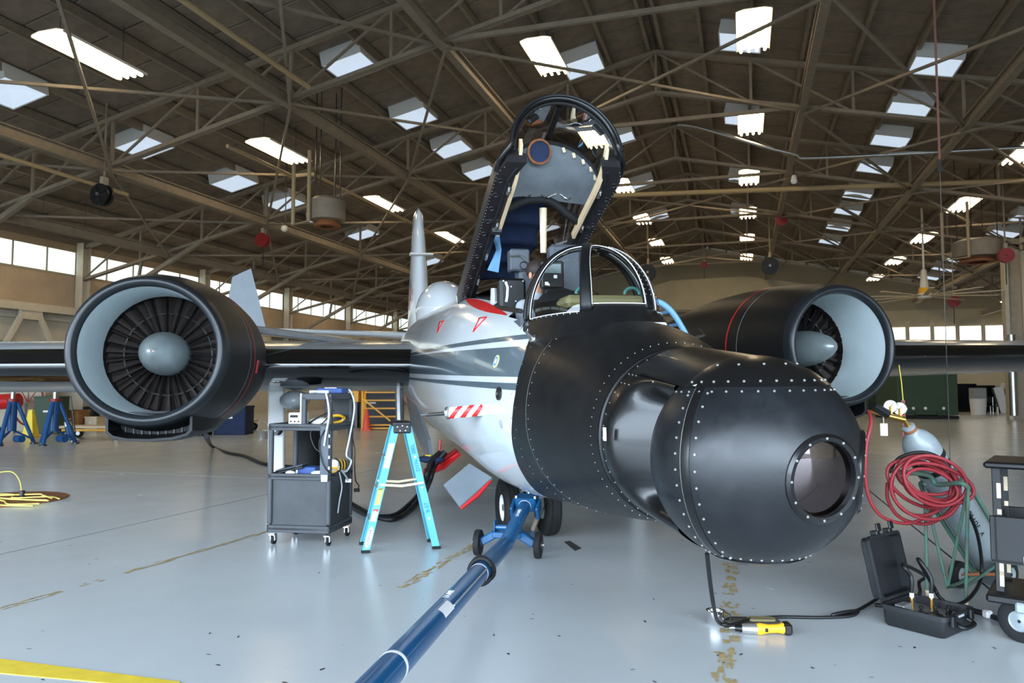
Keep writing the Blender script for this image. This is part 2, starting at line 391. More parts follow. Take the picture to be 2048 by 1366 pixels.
# longitudinal girders and wind bracing between the trusses
for off in (4.54, 9.08, 15.1, 19.7):
    for sg in (-1, 1):
        x = XRG + sg * off; z = roof(x, 1.83); mb = MB(); L = 61; yc = 2.3 + L / 2
        mb.box((x, yc, z), (.04, L, .3)); mb.box((x, yc, z - .15), (.22, L, .03)); mb.box((x, yc, z + .15), (.22, L, .03)); tag(mb.build('roof_girder', 'steel_brown'), kind='structure')
NOD = [XRG + v for v in (-19.7, -15.1, -9.08, -4.54, 4.54, 9.08, 15.1, 19.7)]
for k in range(7):
    br = thing('wind_bracing', None, None, (0, TY[k], 0), kind='structure')
    for i in range(7):
        xa, xb = NOD[i], NOD[i + 1]
        if i == 3 and k % 2: continue
        za, zb_ = roof(xa, 1.9), roof(xb, 1.9)
        MB().bar((xa, 0, za), (xb, 7.55, zb_), .07, .07).build('brace_rod', 'steel_brown', br); MB().bar((xa, 7.55, za - .1), (xb, 0, zb_ - .1), .07, .07).build('brace_rod', 'steel_brown', br)
# skylights: curb boxes hanging below the deck with a bright folded pane
def skylight(x, y, sx=1.25, sy=1.25):
    sg = -1 if x < XRG else 1; z0 = roof(x, .0); t = thing('skylight', None, None, (x, y, z0), kind='structure'); t.rotation_euler = (0, sg * SLOPE, 0)
    h, th = .42, .03
    for a in (-1, 1):
        MB().box((a * sx / 2, 0, -h / 2), (th, sy + th, h)).build('curb_side', 'curb_white', t); MB().box((0, a * sy / 2, -h / 2), (sx - th, th, h)).build('curb_side', 'curb_white', t)
    hx, hy, zc = sx / 2 - .02, sy / 2 - .02, -h + .02
    MB().add([(-hx, -hy, zc), (hx, -hy, zc), (hx, hy, zc), (-hx, hy, zc), (0, 0, zc + .14)], [(4, 1, 0), (4, 2, 1), (4, 3, 2), (4, 0, 3)]).build('pane', 'sky_pane', t)
def row(r, ys, left=True):
    for y in ys:
        h = (ZR - 1.5 + .571 * (1 if left else -1)) / (1 + TAN * r); skylight((-1 if left else 1) * r * h, y)
row(.45, [24.1, 31.9, 39.6, 47.4]); row(1.115, [19.2, 23.6, 27.2, 30.6, 42.6, 47.3]); row(2.27, [14.6, 19.3, 23.8, 27.1, 30.4, 33.9, 42.6])
row(.018, [23.6, 30.6, 39.6, 47.2], False); row(.577, [24.2, 27.8, 31.2, 35, 39.8, 43.4, 47.6, 52.2], False); row(1.58, [40.1, 43.5, 47.6, 52, 55.5, 59.6], False)
# hanging fluorescent lights
lm = {}
def light_proto():
    t = thing('hanging_light', 'fluorescent high bay light hanging from the roof trusses', 'ceiling light', (0, 0, 0), 0, 'fluorescent lights hanging in rows under the roof')
    mb = MB(); prof = [(-.62, -.01), (-.62, .05), (-.34, .11), (.34, .11), (.62, .05), (.62, -.01), (.60, -.01), (.60, .04), (.33, .09), (-.33, .09), (-.60, .04), (-.60, -.01)]
    mb.loft([[(x * .75, y, z) for x, z in prof] for y in (-1.22, 1.22)], True, True, True); mb.build('reflector', 'lamp_white', t)
    for i in range(4):
        x = -.33 + .22 * i
        for y0, y1 in ((-1.18, -.03), (.03, 1.18)): MB().cyl((x, y0, .0), (x, y1, .0), .042, n=6).build('tube', 'tube_glow', t)
    return t
LP = []; ORD = ('first', 'second', 'third', 'fourth', 'fifth', 'sixth', 'seventh')
for r, left, n0, n1 in ((4.08, True, 1, 5), (1.87, True, 0, 3), (.555, True, 1, 6), (.047, False, 1, 6), (1.18, False, 2, 6), (2.99, False, 6, 6)):
    h = ((ZR - 1.5) + .571 * (1 if left else -1) - 1.17) / (1 + TAN * r)
    for k in range(n0, n1 + 1): LP.append(((-1 if left else 1) * r * h, 13.65 + 7.55 * k, h + 1.5, 'hanging fluorescent light, %s row from the window wall, %s from the far gable' % (ORD[[4.08, 1.87, .555, .047, 1.18, 2.99].index(r)], ORD[n1 - k])))
proto = light_proto()
for i, p in enumerate(LP):
    o = proto if i == 0 else copy_tree(proto); o.location = p[:3]; o['label'] = p[3]; o.rotation_euler = (0, 0, 0)
    for y in (-.9, .9): MB().cyl((0, y, .09), (0, y, roof(p[0], -.025) - p[2]), .008, n=4).build('hanger', 'dark_steel', o)
# walls
WZ0, WZ1 = 6.24, 7.2
wl = MB(); wl.box((XL - .1, 29.2, 2.3), (.2, 69.6, 4.6)); tag(wl.build('wall_left', 'wall_cream'), kind='structure')
wu = MB(); wu.box((XL - .1, 29.2, 5.42), (.2, 69.6, 1.64)); wu.box((XL - .1, 29.2, 7.55), (.2, 69.6, .7)); tag(wu.build('wall_left_upper', 'wall_tan'), kind='structure')
ledge = MB(); ledge.box((XL + .25, 29.2, 4.62), (.7, 69.4, .3)); ledge.box((XL + .12, 29.2, 4.25), (.2, 69.4, .12)); tag(ledge.build('trim_1', 'steel_cream'), kind='structure')
for i, ty in enumerate([-5.25] + TY):
    wd = thing('window_%d%s' % (i + 1, '_offscreen' if i < 3 else ''), None, None, (XL, ty + 3.775, 0), kind='structure')
    for k in range(5): MB().box((-.08, -3.02 + 1.51 * k, (WZ0 + WZ1) / 2), (.03, 1.47, WZ1 - WZ0)).build('pane', 'window_pane', wd)
    for k in range(6): MB().box((-.06, -3.775 + 1.51 * k, (WZ0 + WZ1) / 2), (.08, .06 if 0 < k < 5 else .3, WZ1 - WZ0)).build('mullion', 'steel_light', wd)
    MB().box((-.02, 0, WZ0 - .04), (.12, 7.5, .08)).build('sill', 'steel_light', wd)
    if i < 8:
        vb = thing('wall_bracket', None, None, (XL + .45, ty + 5, 0), kind='structure')
        for sg in (-1, 1): MB().bar((0, sg * .3, 4.45), (0, sg * 1.7, 1.9), .16, .16).build('brace', 'steel_cream', vb)
        MB().box((0, 0, 4.3), (.18, .9, .35)).build('gusset', 'steel_cream', vb)
pc = thing('conduit_run', 'cream conduits running along the wall behind the wing', 'pipes', (XL + .12, 21, 0))
for k in range(7):
    z = 2.5 + .13 * k; MB().tube(smooth_path([(0, -13, z), (0, 4 - .25 * k, z), (0, 4.6 - .25 * k, z - .25), (0, 4.7 - .25 * k, .5)], 6), .045, 8).build('conduit', 'steel_cream', pc)
wb = MB(); wb.box((-2.6, YB + .1, 3.7), (49, .2, 7.4)); tag(wb.build('wall_back', 'wall_back'), kind='structure')
g = MB().prism([(-24.6, 7.3), (24.6, 7.3), (24.6, 7.9), (0, ZR + .2), (-24.6, 7.9)], (XRG, YB + .25, 0), (1, 0, 0), (0, 0, 1), .2); tag(g.build('wall_back_gable', 'curtain_beige'), kind='structure')
hd = MB().box((XRG + 1, YB - .5, 7.75), (18, .7, .18)); tag(hd.build('trim_2', 'steel_brown'), kind='structure')
cu = MB().prism([(-9, 7.9), (9.5, 7.9), (7, 9.6), (2, 10.5), (-4, 10.4), (-8.4, 9.2)], (XRG + 1, YB - .35, 0), (1, 0, 0), (0, 0, 1), .1); tag(cu.build('wall_back_curtain', 'wall_back'), kind='structure')
p0 = onplane(1815, 655, 1, YB); p1 = onplane(2020, 695, 1, YB)
wd = thing('window_20', None, None, (0, YB - .02, 0), kind='structure'); n = 6; w0 = (p1.x - p0.x) / 4.15
for k in range(-1, 4):
    x = p0.x + w0 * 1.04 * k + w0 * .5; MB().box((x, 0, (p0.z + p1.z) / 2), (w0 * .86, .06, p0.z - p1.z)).build('pane', 'window_pane_bright', wd)
    MB().box((x + w0 * .52, -.05, (p0.z + p1.z) / 2), (w0 * .17, .12, (p0.z - p1.z) * 1.6)).build('mullion', 'steel_cream', wd)
MB().box((p0.x + w0, -.05, p1.z - .12), (w0 * 7, .14, .14)).build('sill', 'steel_cream', wd)
wf = MB().prism([(-24.4, 6.4), (24.4, 6.4), (24.4, 7.9), (0, ZR + .2), (-24.4, 7.9)], (XRG, YF, 0), (1, 0, 0), (0, 0, 1), .2); tag(wf.build('wall_front_light_block', 'wall_tan'), kind='structure')  # unseen wall above the doorway, added to cut daylight on the far floor
wr = MB(); wr.box((XR + .1, 29.2, 4.0), (.2, 69.6, 8.0)); tag(wr.build('wall_right', 'wall_cream'), kind='structure')
# column with junction panels at the right
ct = thing('column', None, None, (0, 0, 0), kind='structure'); pcx = onplane(2032, 700, 1, 40)
for dx in (-.35, .35): MB().box((pcx.x + dx, 40, 4.2), (.16, .5, 8.4)).build('column_flange', 'steel_cream', ct)
MB().box((pcx.x, 40, 4.2), (.6, .1, 8.4)).build('column_web', 'steel_light', ct)
MB().cyl((pcx.x - .3, 39.6, .2), (pcx.x - .3, 39.6, 3.9), .17, n=14).build('downpipe', 'steel', ct)
# pipes and heaters under the roof
def pipe(name, pts, r, m, label, n=10, cat='pipe'):
    o = MB().tube(pts, r, n).build(name, m, None, 60); tag(o, label, cat); return o
pz = lambda x, d: roof(x, d)
pipe('heater_pipe', [(-10.6, 6, pz(-10.6, 2.1)), (-10.6, 16.6, pz(-10.6, 2.1))], .07, 'pipe_yellow', 'pale yellow pipe beside the biggest hanging light')
pipe('heater_pipe', [(-18.2, 8, pz(-18.2, 2.2)), (-18.2, 18.5, pz(-18.2, 2.2))], .06, 'pipe_yellow', 'pale yellow pipe passing under the large grey skylight')
pipe('heater_pipe', [(-14.0, 17.8, pz(-14, 2.2)), (-14.0, 21, pz(-14, 2.2)), (-13.2, 21, pz(-14, 2.2)), (-13.2, 34, pz(-14, 2.2))], .06, 'pipe_yellow', 'kinked pale yellow pipe under the roof above the engine')
pipe('cross_pipe', [(-9, 32.2, 10.0), (14, 32.2, 9.1)], .1, 'pipe_yellow', 'yellowed cross pipe spanning behind the raised canopy')
pipe('ceiling_conduit', smooth_path([(-2.2, 29, 11.6), (-1.3, 28.8, 11.3), (1.8, 28.3, 9.9), (4.0, 28, 9.5), (20, 26.5, 8.6)], 6), .06, 'steel', 'bent grey conduit hanging across the roof on the right', 8, 'conduit')
# hanging rope with wire
rp = gp(1893, 860); rpx, rpy = onplane(1868, 0, 1, 13.0).x, 13.0
ro = thing('pull_rope', 'thin pull rope and wire hanging straight down beside the wing', 'rope', (rpx, rpy, 0))
MB().cyl((0, 0, 4.95), (0, 0, roof(rpx, .3)), .018, n=6).build('rope', 'rope_brown', ro); MB().cyl((0, 0, .02), (0, 0, 4.95), .006, n=4).build('wire', 'steel', ro); MB().cyl((0, 0, 4.85), (0, 0, 5.05), .04, .02, n=8).build('hook_weight', 'dark_steel', ro)
# hose reels, wall fans, camera dome, big ceiling fans
def reel(px, py, Y, r, m, label, red=True):
    c = onplane(px, py, 1, Y); t = thing('hose_reel' if red else 'drum_fan', label, 'hose reel' if red else 'fan', tuple(c))
    MB().lathe((0, -.3 * r, 0), (0, 1, 0), [(.02, -.01), (r, -.01), (r, .06), (r * .7, .08), (r * .7, .5 * r), (r, .5 * r + .02), (r, .5 * r + .08), (.02, .5 * r + .08)], 20).build('drum', m, t, 40)
    MB().box((0, .25 * r, r * .9), (.12, .2, r * 1.6)).build('bracket', 'steel_light', t); MB().cyl((0, .25 * r, r * .9), (0, .25 * r, roof(c.x, -.02) - c.z), .03, n=6).build('drop_rod', 'steel_brown', t)
    if not red:
        for k in range(4):
            a = k * 1.57 + .4; MB().bar((0, -.3 * r - .03, 0), (r * .85 * math.cos(a), -.3 * r - .03, r * .85 * math.sin(a)), .18 * r, .02).build('blade', 'dark_steel', t)
        MB().cyl((0, -.3 * r - .08, 0), (0, -.3 * r, 0), .15 * r, n=10).build('hub', 'steel', t)
    else:
        MB().cyl((0, .2 * r, -r), (0, .2 * r, -r * 4), .02, n=5).build('hose_end', 'hose_black', t)
    return t
reel(525, 480, 25.0, .28, 'red_dark', 'red hose reel hanging above the inboard wing'); reel(1408, 530, 50, .22, 'red_dark', 'dark red hose reel hanging before the far gable')
reel(2012, 511, 33, .28, 'red_dark', 'red hose reel beside the big round ceiling heater'); reel(1563, 440, 40, .3, 'red_dark', 'dark red hose reel high up near the ridge lights'); reel(1908, 603, 45, .3, 'red_dark', 'red hose reel beyond the blades of the ceiling fan')
reel(203, 390, 17.0, .32, 'black_plastic', 'black drum fan hung on the large roof truss', False); reel(1540, 532, 46, .5, 'black_plastic', 'black drum fan beside the far gable curtain', False); reel(1296, 545, 46, .5, 'black_plastic', 'black drum fan seen past the windscreen', False)
cm = onplane(1588, 362, 1, 27.5); t = thing('dome_camera', 'white dome camera hanging from the grey conduit', 'camera', tuple(cm)); MB().sphere((0, 0, 0), .11, 14, 8).build('dome', 'white_paint', t, 60); MB().cyl((0, 0, .08), (0, 0, .2), .1, .06).build('cap', 'lamp_white', t); MB().tube(smooth_path([(0, 0, .2), (0, 0, .5), (.1, 0, .58), (.2, 0, .5)], 5), .02, 6).build('gooseneck', 'dark_steel', t)
cm = onplane(569, 457, 1, 24); t = thing('dome_camera', 'grey round lamp housing near the red hose reel', 'lamp', tuple(cm)); MB().sphere((0, 0, 0), .13, 14, 8).build('dome', 'lamp_white', t, 60); MB().cyl((0, .05, .1), (0, .05, roof(cm.x, .02) - cm.z), .02, n=6).build('stem', 'dark_steel', t)
def bigfan(px, py, Y, L, n, label, a0=0):
    c = onplane(px, py, 1, Y); t = thing('ceiling_fan', label, 'fan', tuple(c), a0)
    MB().cyl((0, 0, -.1), (0, 0, .12), .32, n=16).build('hub', 'lamp_white', t); MB().cyl((0, 0, .12), (0, 0, .4), .28, .25, n=14).build('motor', 'drill_yellow', t); MB().cyl((0, 0, .4), (0, 0, 1.3), .2, .12, n=12).build('cowl', 'lamp_white', t)
    MB().cyl((0, 0, 1.3), (0, 0, max(1.5, roof(c.x, .3) - c.z)), .05, n=8).build('downrod', 'lamp_white', t)
    for k in range(n):
        a = 2 * math.pi * k / n; MB().bar((.3 * math.cos(a), .3 * math.sin(a), 0), (L * math.cos(a), L * math.sin(a), 0), .22, .03).build('blade', 'wood_cream', t)
bigfan(1849, 592, 41, 3.4, 10, 'large ceiling fan with pale blades and yellow motor above the right wing', .2); bigfan(760, 545, 44, 3.2, 8, 'large ceiling fan turning dark under the roof behind the tail fin', .5)
def heater(px, py, Y, r, label):
    c = onplane(px, py, 1, Y); t = thing('unit_heater', label, 'heater', tuple(c))
    MB().lathe((0, 0, 0), (0, 0, 1), [(r * .6, -.12), (r, -.1), (r, .5), (r * .8, .6), (.05, .6)], 22).build('housing', 'steel_brown', t, 40); MB().lathe((0, 0, -.3), (0, 0, 1), [(r * .4, 0), (r * .75, 0), (r * .75, .06), (r * .6, .18)], 20).build('louvre', 'rust', t, 40)
    for k in range(4):
        a = k * 1.57; MB().cyl((r * .8 * math.cos(a), r * .8 * math.sin(a), .5), (r * .8 * math.cos(a), r * .8 * math.sin(a), roof(c.x + r * .8 * math.cos(a), .02) - c.z), .02, n=5).build('hanger', 'dark_steel', t)
    fr = [(-r * 1.6, -r, 1.6), (-r * 1.6, -r, -.3), (-r * .6, -r, -.2), (-r * .6, -r, 2.0)]; MB().tube(fr, .06, 8).build('feed_pipe', 'pipe_yellow', t)
heater(655, 435, 20.5, .55, 'round brown unit heater with cream feed pipes under the left roof'); heater(1955, 510, 34, .9, 'big round dark unit heater above the right wing')
# ------------------------------------------------------------------ the aircraft (local axes: x to its left side, y towards the tail, z up)
AC = thing('research_jet', 'white and black twin engine research jet with ball turret nose and raised canopy', 'aircraft', (-1.96, 7.139, 0))
AC.rotation_euler = (0, R(-.97), R(29.96))
AMI = (Matrix.Translation((-1.96, 7.139, 0)) @ Matrix.Rotation(R(29.96), 4, 'Z') @ Matrix.Rotation(R(-.97), 4, 'Y')).inverted()
def acp(x, y, ax, v):       # pixel ray -> aircraft coordinates on the plane axis = v
    o = AMI @ EYE; d = AMI.to_3x3() @ ray(x, y); return o + d * ((v - o[ax]) / d[ax])
ST = np.array([(-3.2, 1.225, .51, .49, .485, 2.0, .07), (-2.8, 1.26, .575, .60, .57, 2.2, .07), (-2.2, 1.30, .67, .70, .665, 2.2, .07), (-1.6, 1.37, .74, .80, .765, 2.3, .05), (-.8, 1.47, .79, .86, .93, 2.3, .01), (0, 1.55, .85, .92, 1.0, 2.3, 0),
               (1, 1.63, .9, .97, .99, 2.2, 0), (2.7, 1.72, .95, 1.0, 1.0, 2.0, 0), (5, 1.80, .95, 1.02, 1.0, 2.0, 0), (8, 2.0, .75, .82, .75, 2.0, 0), (11, 2.35, .42, .5, .42, 2.0, 0), (13, 2.5, .12, .2, .15, 2.0, 0)])
def herm(s, i):
    X, Y = ST[:, 0], ST[:, i]; k = int(np.clip(np.searchsorted(X, s) - 1, 0, len(X) - 2)); d = np.diff(Y) / np.diff(X)
    m = np.zeros(len(X)); m[0] = d[0]; m[-1] = d[-1]
    for j in range(1, len(X) - 1): m[j] = 0 if d[j - 1] * d[j] <= 0 else 2 * d[j - 1] * d[j] / (d[j - 1] + d[j])
    h = X[k + 1] - X[k]; t = (s - X[k]) / h
    return float((2 * t ** 3 - 3 * t * t + 1) * Y[k] + (t ** 3 - 2 * t * t + t) * h * m[k] + (-2 * t ** 3 + 3 * t * t) * Y[k + 1] + (t ** 3 - t * t) * h * m[k + 1])
_hc = {}
def prm(s):
    k = round(s, 3)
    if k not in _hc: _hc[k] = [herm(k, i) for i in range(1, 7)]
    return _hc[k]
def fus(s, th, off=0.):
    zc, rx, rt, rb, n, xc = prm(s); c, sn = math.cos(th), math.sin(th)
    if sn < 0: n = 2.0
    e = 2. / n
    return (xc + (rx + off) * math.copysign(abs(c) ** e, c), s, zc + ((rt if sn > 0 else rb) + off) * math.copysign(abs(sn) ** e, sn))
def th_of(s, z, left=True):      # angle on the right (image left) flank at height z
    zc, rx, rt, rb, n, xc = prm(s); v = (z - zc) / (rt if z > zc else rb); nn = n if z > zc else 2.
    a = math.asin(max(-1, min(1, math.copysign(abs(v) ** (nn / 2), v)))); return math.pi - a if left else a
# white fuselage with cockpit opening
NT = 72; ss = list(np.linspace(-2.3, 2.7, 46)) + list(np.linspace(2.9, 13, 24)); fm = MB(); rings = [[fus(s, 2 * math.pi * k / NT) for k in range(NT)] for s in ss]
vs = [p for r in rings for p in r]; fs = []
for i in range(len(ss) - 1):
    for k in range(NT):
        q = (i * NT + k, i * NT + (k + 1) % NT, (i + 1) * NT + (k + 1) % NT, (i + 1) * NT + k)
        cx = sum(vs[a][0] for a in q) / 4; cz = sum(vs[a][2] for a in q) / 4; sm = (ss[i] + ss[i + 1]) / 2
        if -1.62 < sm < 1.0 and abs(cx) < .47 and cz > 1.9: continue
        if -1.62 < sm < .15 and False: continue
        fs.append(q)
fm.add(vs, fs); fuselage = fm.build('fuselage', 'white_gloss', AC, 50)
def sheet(s0f, s1f, th0, th1, ns, nt, off, name, m, parent, smooth=50):
    mb = MB(); rows = []
    for j in range(nt + 1):
        th = th0 + (th1 - th0) * j / nt; a, b = s0f(th), s1f(th)
        rows.append([fus(a + (b - a) * i / ns, th, off) for i in range(ns + 1)])
    mb.loft(rows, False); return mb.build(name, m, parent, smooth)
# black nose cover with its curved rear edge
BND = [(-1.57, -1.15), (-1.1, -1.35), (-.75, -1.62), (-.45, -1.78), (-.1, -1.92), (.15, -1.98), (.5, -1.97), (.8, -1.85), (1.02, -1.62), (1.12, -1.3), (1.2, -1.1), (1.57, -1.62)]
def s_b(th):
    # th -> elevation angle folded to one flank
    e = math.asin(math.sin(th)); a = [b[0] for b in BND]; return float(np.interp(e, a, [b[1] for b in BND]))
nose = sheet(lambda t: -2.205, s_b, 0, 2 * math.pi, 10, 120, .006, 'nose_cover', 'black_paint', AC)
nose2 = sheet(lambda t: -3.2, lambda t: -2.195, 0, 2 * math.pi, 16, 96, .012, 'nose_barrel', 'black_paint', AC)
MB().tube([fus(-2.2, 2 * math.pi * k / 96, .010) for k in range(96)], .0025, 5, True).build('seam_ring', 'rivet_metal', nose2); 
def rivets(pts, r, name, parent, m='rivet_metal', h=.004):
    mb = MB()
    for p, n in pts: n = Vector(n).normalized(); p = Vector(p); mb.cyl(p - n * h, p + n * h, r, r * .8, 7)
    o = mb.build(name, m, parent); tag(o, kind='stuff'); return o
def fn(s, th, off): 
    p = Vector(fus(s, th, off)); c = Vector((prm(s)[5], s, prm(s)[0])); n = (Vector(fus(s, th + .02, off)) - Vector(fus(s, th - .02, off))).cross(Vector(fus(s + .02, th, off)) - Vector(fus(s - .02, th, off))) if s > -3.1 else p - c
    if n.dot(p - c) < 0: n = -n
    return p, n.normalized()
rivets([fn(-2.245, 2 * math.pi * k / 60, .012) for k in range(60)], .0045, 'rivets', nose2); rivets([fn(-3.12, 2 * math.pi * k / 64, .012) for k in range(64)], .0035, 'rivets', nose2)
rivets([fn(-1.95 + .04 * math.sin(k * 3), 1.9 + 3.0 * k / 30, .006) for k in range(31)], .003, 'rivets', nose)
# paint stripes on the right flank (and mirrored on the left)
def stripe(za0, za1, zb0, zb1, name='stripe'):
    for left in (True, False):
        mb = MB(); rows = []
        for i in range(41):
            s = -2.0 + 7.0 * i / 40; t = (s + 1.6) / 2.9; lo, hi = za0 + (zb0 - za0) * t, za1 + (zb1 - za1) * t
            a, b = th_of(s, lo, left), th_of(s, hi, left); rows.append([fus(s, a + (b - a) * k / 6, .003) for k in range(7)])
        mb.loft(rows, False); mb.build(name, 'stripe_grey', fuselage, 60)
stripe(1.862, 1.90, 1.903, 1.94); stripe(1.59, 1.812, 1.66, 1.885); stripe(1.497, 1.545, 1.577, 1.611)
# red walkway paint beside the cockpit
mb = MB(); rows = []
for i in range(15):
    s = -1.12 + 2.05 * i / 14; w0 = .49; w1 = min(.60, .495 + .075 * math.sin(math.pi * i / 14) + .006)
    rows.append([(-(w0 + (w1 - w0) * k / 4), s, [fus(s, math.pi - a)[2] for a in [math.acos(min(1, ((w0 + (w1 - w0) * k / 4 + prm(s)[5]) / prm(s)[1])) ** (prm(s)[4] / 2))]][0] + .005) for k in range(5)])
mb.loft(rows, False); mb.build('red_walkway', 'red_paint', fuselage)
# rescue triangle outlines, badge, ports, probes
def flank(px, py, off=.006):
    best = None
    for s in np.linspace(-2.1, 3, 60):
        p = acp(px, py, 1, s); zc, rx, rt, rb, n, xc = prm(s)
        if best is None:
            v = (abs(p.x - xc) / rx) ** n + (abs(p.z - zc) / (rt if p.z > zc else rb)) ** n
            if v < 1: best = (s, th_of(s, p.z))
    return best
for tri in ([(960, 637), (980, 635), (951, 664)], [(880, 644), (888, 642), (876, 665)]):
    P = [flank(*t) for t in tri]
    if all(P):
        pts = [fus(a[0], a[1], .006) for a in P]; mb = MB()
        for i in range(3): mb.cyl(pts[i], pts[(i + 1) % 3], .006, n=5)
        mb.build('rescue_mark', 'red_paint', fuselage)
def disc_on(px, py, prof, name, m, parent, n=20):
    s, th = flank(px, py); p, nn = fn(s, th, .002); o = MB().lathe(p, nn, prof, n, False, True).build(name, m, parent, 40); return p, nn, o
p, nn, bd = disc_on(1000, 723, [(.052, 0), (.052, .004), (.046, .005)], 'badge', 'label_yellow', fuselage)
MB().lathe(p, nn, [(.047, .0052), (.045, .006)], 20, False, True).build('badge_ring', 'label_white', bd); MB().lathe(p, nn, [(.041, .0062), (.04, .0068)], 20, False, True).build('badge_field', 'cloth_blue', bd); MB().lathe(p, nn, [(.02, .007), (.015, .0074)], 10, False, True).build('badge_centre', 'label_white', bd)
disc_on(1005, 787, [(.05, 0), (.05, .012), (.035, .014), (.03, .004)], 'port', 'dark_steel', fuselage); disc_on(1007, 848, [(.03, 0), (.03, .004)], 'port', 'wing_grey', fuselage)
# striped mast with probe on the flank
s, th = flank(965, 820); a = Vector(fus(s, th, -.01)); b = acp(898, 826, 0, -.98); ax = (b - a).normalized(); up_ = Vector((0, 0, 1))
def blade(mb, t0, t1, hw=.045, th_=.016):
    u, v, d = frame(ax); L = (b - a).length; rr = []
    for t in (t0, t1): c = a + ax * (L * t); rr.append([c + up_ * (hw * math.cos(k * .5236)) + u * (th_ * math.sin(k * .5236)) if abs(u.z) < .5 else c + u * (hw * math.cos(k * .5236)) + v * (th_ * math.sin(k * .5236)) for k in range(12)])
    mb.loft(rr, True, True, True)
pm_ = MB(); blade(pm_, 0, 1); mast = pm_.build('probe_mast', 'white_paint', AC, 40)
for t in (.05, .38, .72):
    mb = MB(); u, v, d = frame(ax); L = (b - a).length; rr = []
    for e in (0, 1):
        ring = []
        for k in range(12): t2 = t + .16 * e + .14 * math.cos(k * .5236) * -1; c = a + ax * (L * min(1, max(0, t2))); ring.append(c + up_ * (.0465 * math.cos(k * .5236)) + u * (.0175 * math.sin(k * .5236)))
        rr.append(ring)
    mb.loft(rr, True); mb.build('mast_stripe', 'red_paint', mast)
MB().cyl(b, b + ax * .02, .052, n=16).build('probe_disc', 'steel', mast); MB().cyl(b, b + ax * .2, .018, .012).build('probe_tube', 'dark_steel', mast); MB().prism([(0, 0), (.1, .02), (.13, 0), (.1, -.02)], b + ax * .14, ax, up_.cross(ax).normalized(), .012).build('probe_vane', 'dark_steel', mast)
# pitot probes and box on the black nose
for px, py, tip in ((1078, 678, (1062, 662)),):
    s, th = flank(px, py); p, nn = fn(s, th, .006); nn.normalize(); q = p + nn * .09; pb = MB().lathe(p, nn, [(.035, 0), (.03, .012), (.012, .014), (.011, .09)], 14, False, True).build('pitot_probe', 'steel', AC, 40)
    MB().tube([q, q + Vector((.0, -.02, .02)), q + Vector((-.01, -.11, .035))], [.014, .018, .013], 8).build('pitot_tip', 'dark_steel', pb)
q = acp(1398, 658, 0, .72); MB().tube([q, q + Vector((.06, .03, -.04)), (.55, q.y + .15, q.z - .12)], .014, 8).build('pitot_probe', 'dark_steel', AC)
bx = acp(1312, 662, 0, .22); ant = MB().box((bx.x, bx.y, bx.z), (.10, .15, .09), .02).build('antenna_box', 'black_plastic', AC); MB().box((bx.x - .005, bx.y, bx.z + .035), (.112, .155, .035), .012).build('white_cap', 'label_white', ant)
# shroud behind the turret: scooped at the sides, hood above and chin below
BC, BR = Vector((.07, -3.93, 1.16)), .485
def sh(s, th):
    t = (s + 3.2) / (-.62); r0 = prm(-3.2); r = r0[2 if math.sin(th) >= 0 else 3] * (1 - .02 * t); zc = r0[0] + (BC.z - r0[0]) * t; c, sn = math.cos(th), math.sin(th)
    k = max(0., min(1., (.74 - abs(sn)) / .3)); k = k * k * (3 - 2 * k); u = max(0., min(1., (t - .18) / .5)); u = u * u * (3 - 2 * u)
    return (.07 + r0[1] * (1 - .02 * t) * c * (1 - .48 * k * u), s, zc + r * sn)
mb = MB(); mb.loft([[sh(-3.2 - .62 * i / 22, 2 * math.pi * k / 96) for k in range(96)] for i in range(23)], True); shroud = mb.build('turret_shroud', 'black_gloss', AC, 60)
MB().tube([tuple(Vector(sh(-3.205, 2 * math.pi * k / 96)) * 1) for k in range(96)], .012, 6, True).build('shroud_edge', 'black_paint', shroud)
for row in range(3): rivets([(sh(-3.25 - .05 * row, .5 + 5.3 * k / 40 + .1), Vector(sh(-3.25, .5 + 5.3 * k / 40 + .1)) - Vector((.07, -3.25, 1.22))) for k in range(41) if row == 0 or math.sin(.6 + 5.3 * k / 40) > .6], .0038, 'rivets', shroud)
def cap_mesh(sign, zcut, name):
    mb = MB(); zc = BC.z + sign * zcut * BR; rad = math.sqrt(BR * BR - (zcut * BR) ** 2) * 1.012; RR = BR * 1.012; N = 40; rows = []
    # plan outline: half circle in front, straight flanks running back into the shroud
    for j in range(13):
        f = j / 12; ring = []
        for k in range(N):
            a = math.pi * k / (N - 1); ring.append((BC.x - rad * f * math.cos(a), BC.y - rad * f * math.sin(a)))
        rows.append(ring)
    grid = []
    for ring in rows: grid.append([(x, y, BC.z + sign * math.sqrt(max(0, RR * RR - (x - BC.x) ** 2 - (y - BC.y) ** 2))) for x, y in ring])
    mb.loft(grid, False)
    back = []
    for i in range(9):
        y = BC.y + (-3.32 - BC.y) * i / 8; ring = []
        for k in range(25):
            x = BC.x + rad * (1 - 2 * k / 24); u = (x - BC.x) / RR
            zb = prm(-3.2)[0] + sign * (.49 if sign > 0 else .485) * math.sqrt(max(0, 1 - ((x - .07) / .51) ** 2)) + sign * .008; z0 = BC.z + sign * math.sqrt(RR * RR - (x - BC.x) ** 2); t = i / 8; ring.append((x, y, z0 + (zb - z0) * t))
        back.append(ring)
    mb.loft(back, False)
    # underside lip
    lip = [(x, y) for x, y in rows[-1]]
    mb.loft([[(x, y, (BC.z + sign * math.sqrt(max(0, RR * RR - (x - BC.x) ** 2 - min(0, y - BC.y) ** 2)))) for x, y in lip], [(BC.x + (x - BC.x) * .93, y + .01, zc - sign * .012) for x, y in lip]], False)
    return mb.build(name, 'black_gloss', AC, 50), rad
hood, hr = cap_mesh(1, .70, 'turret_hood'); chin, cr_ = cap_mesh(-1, .90, 'turret_chin')
rv = []
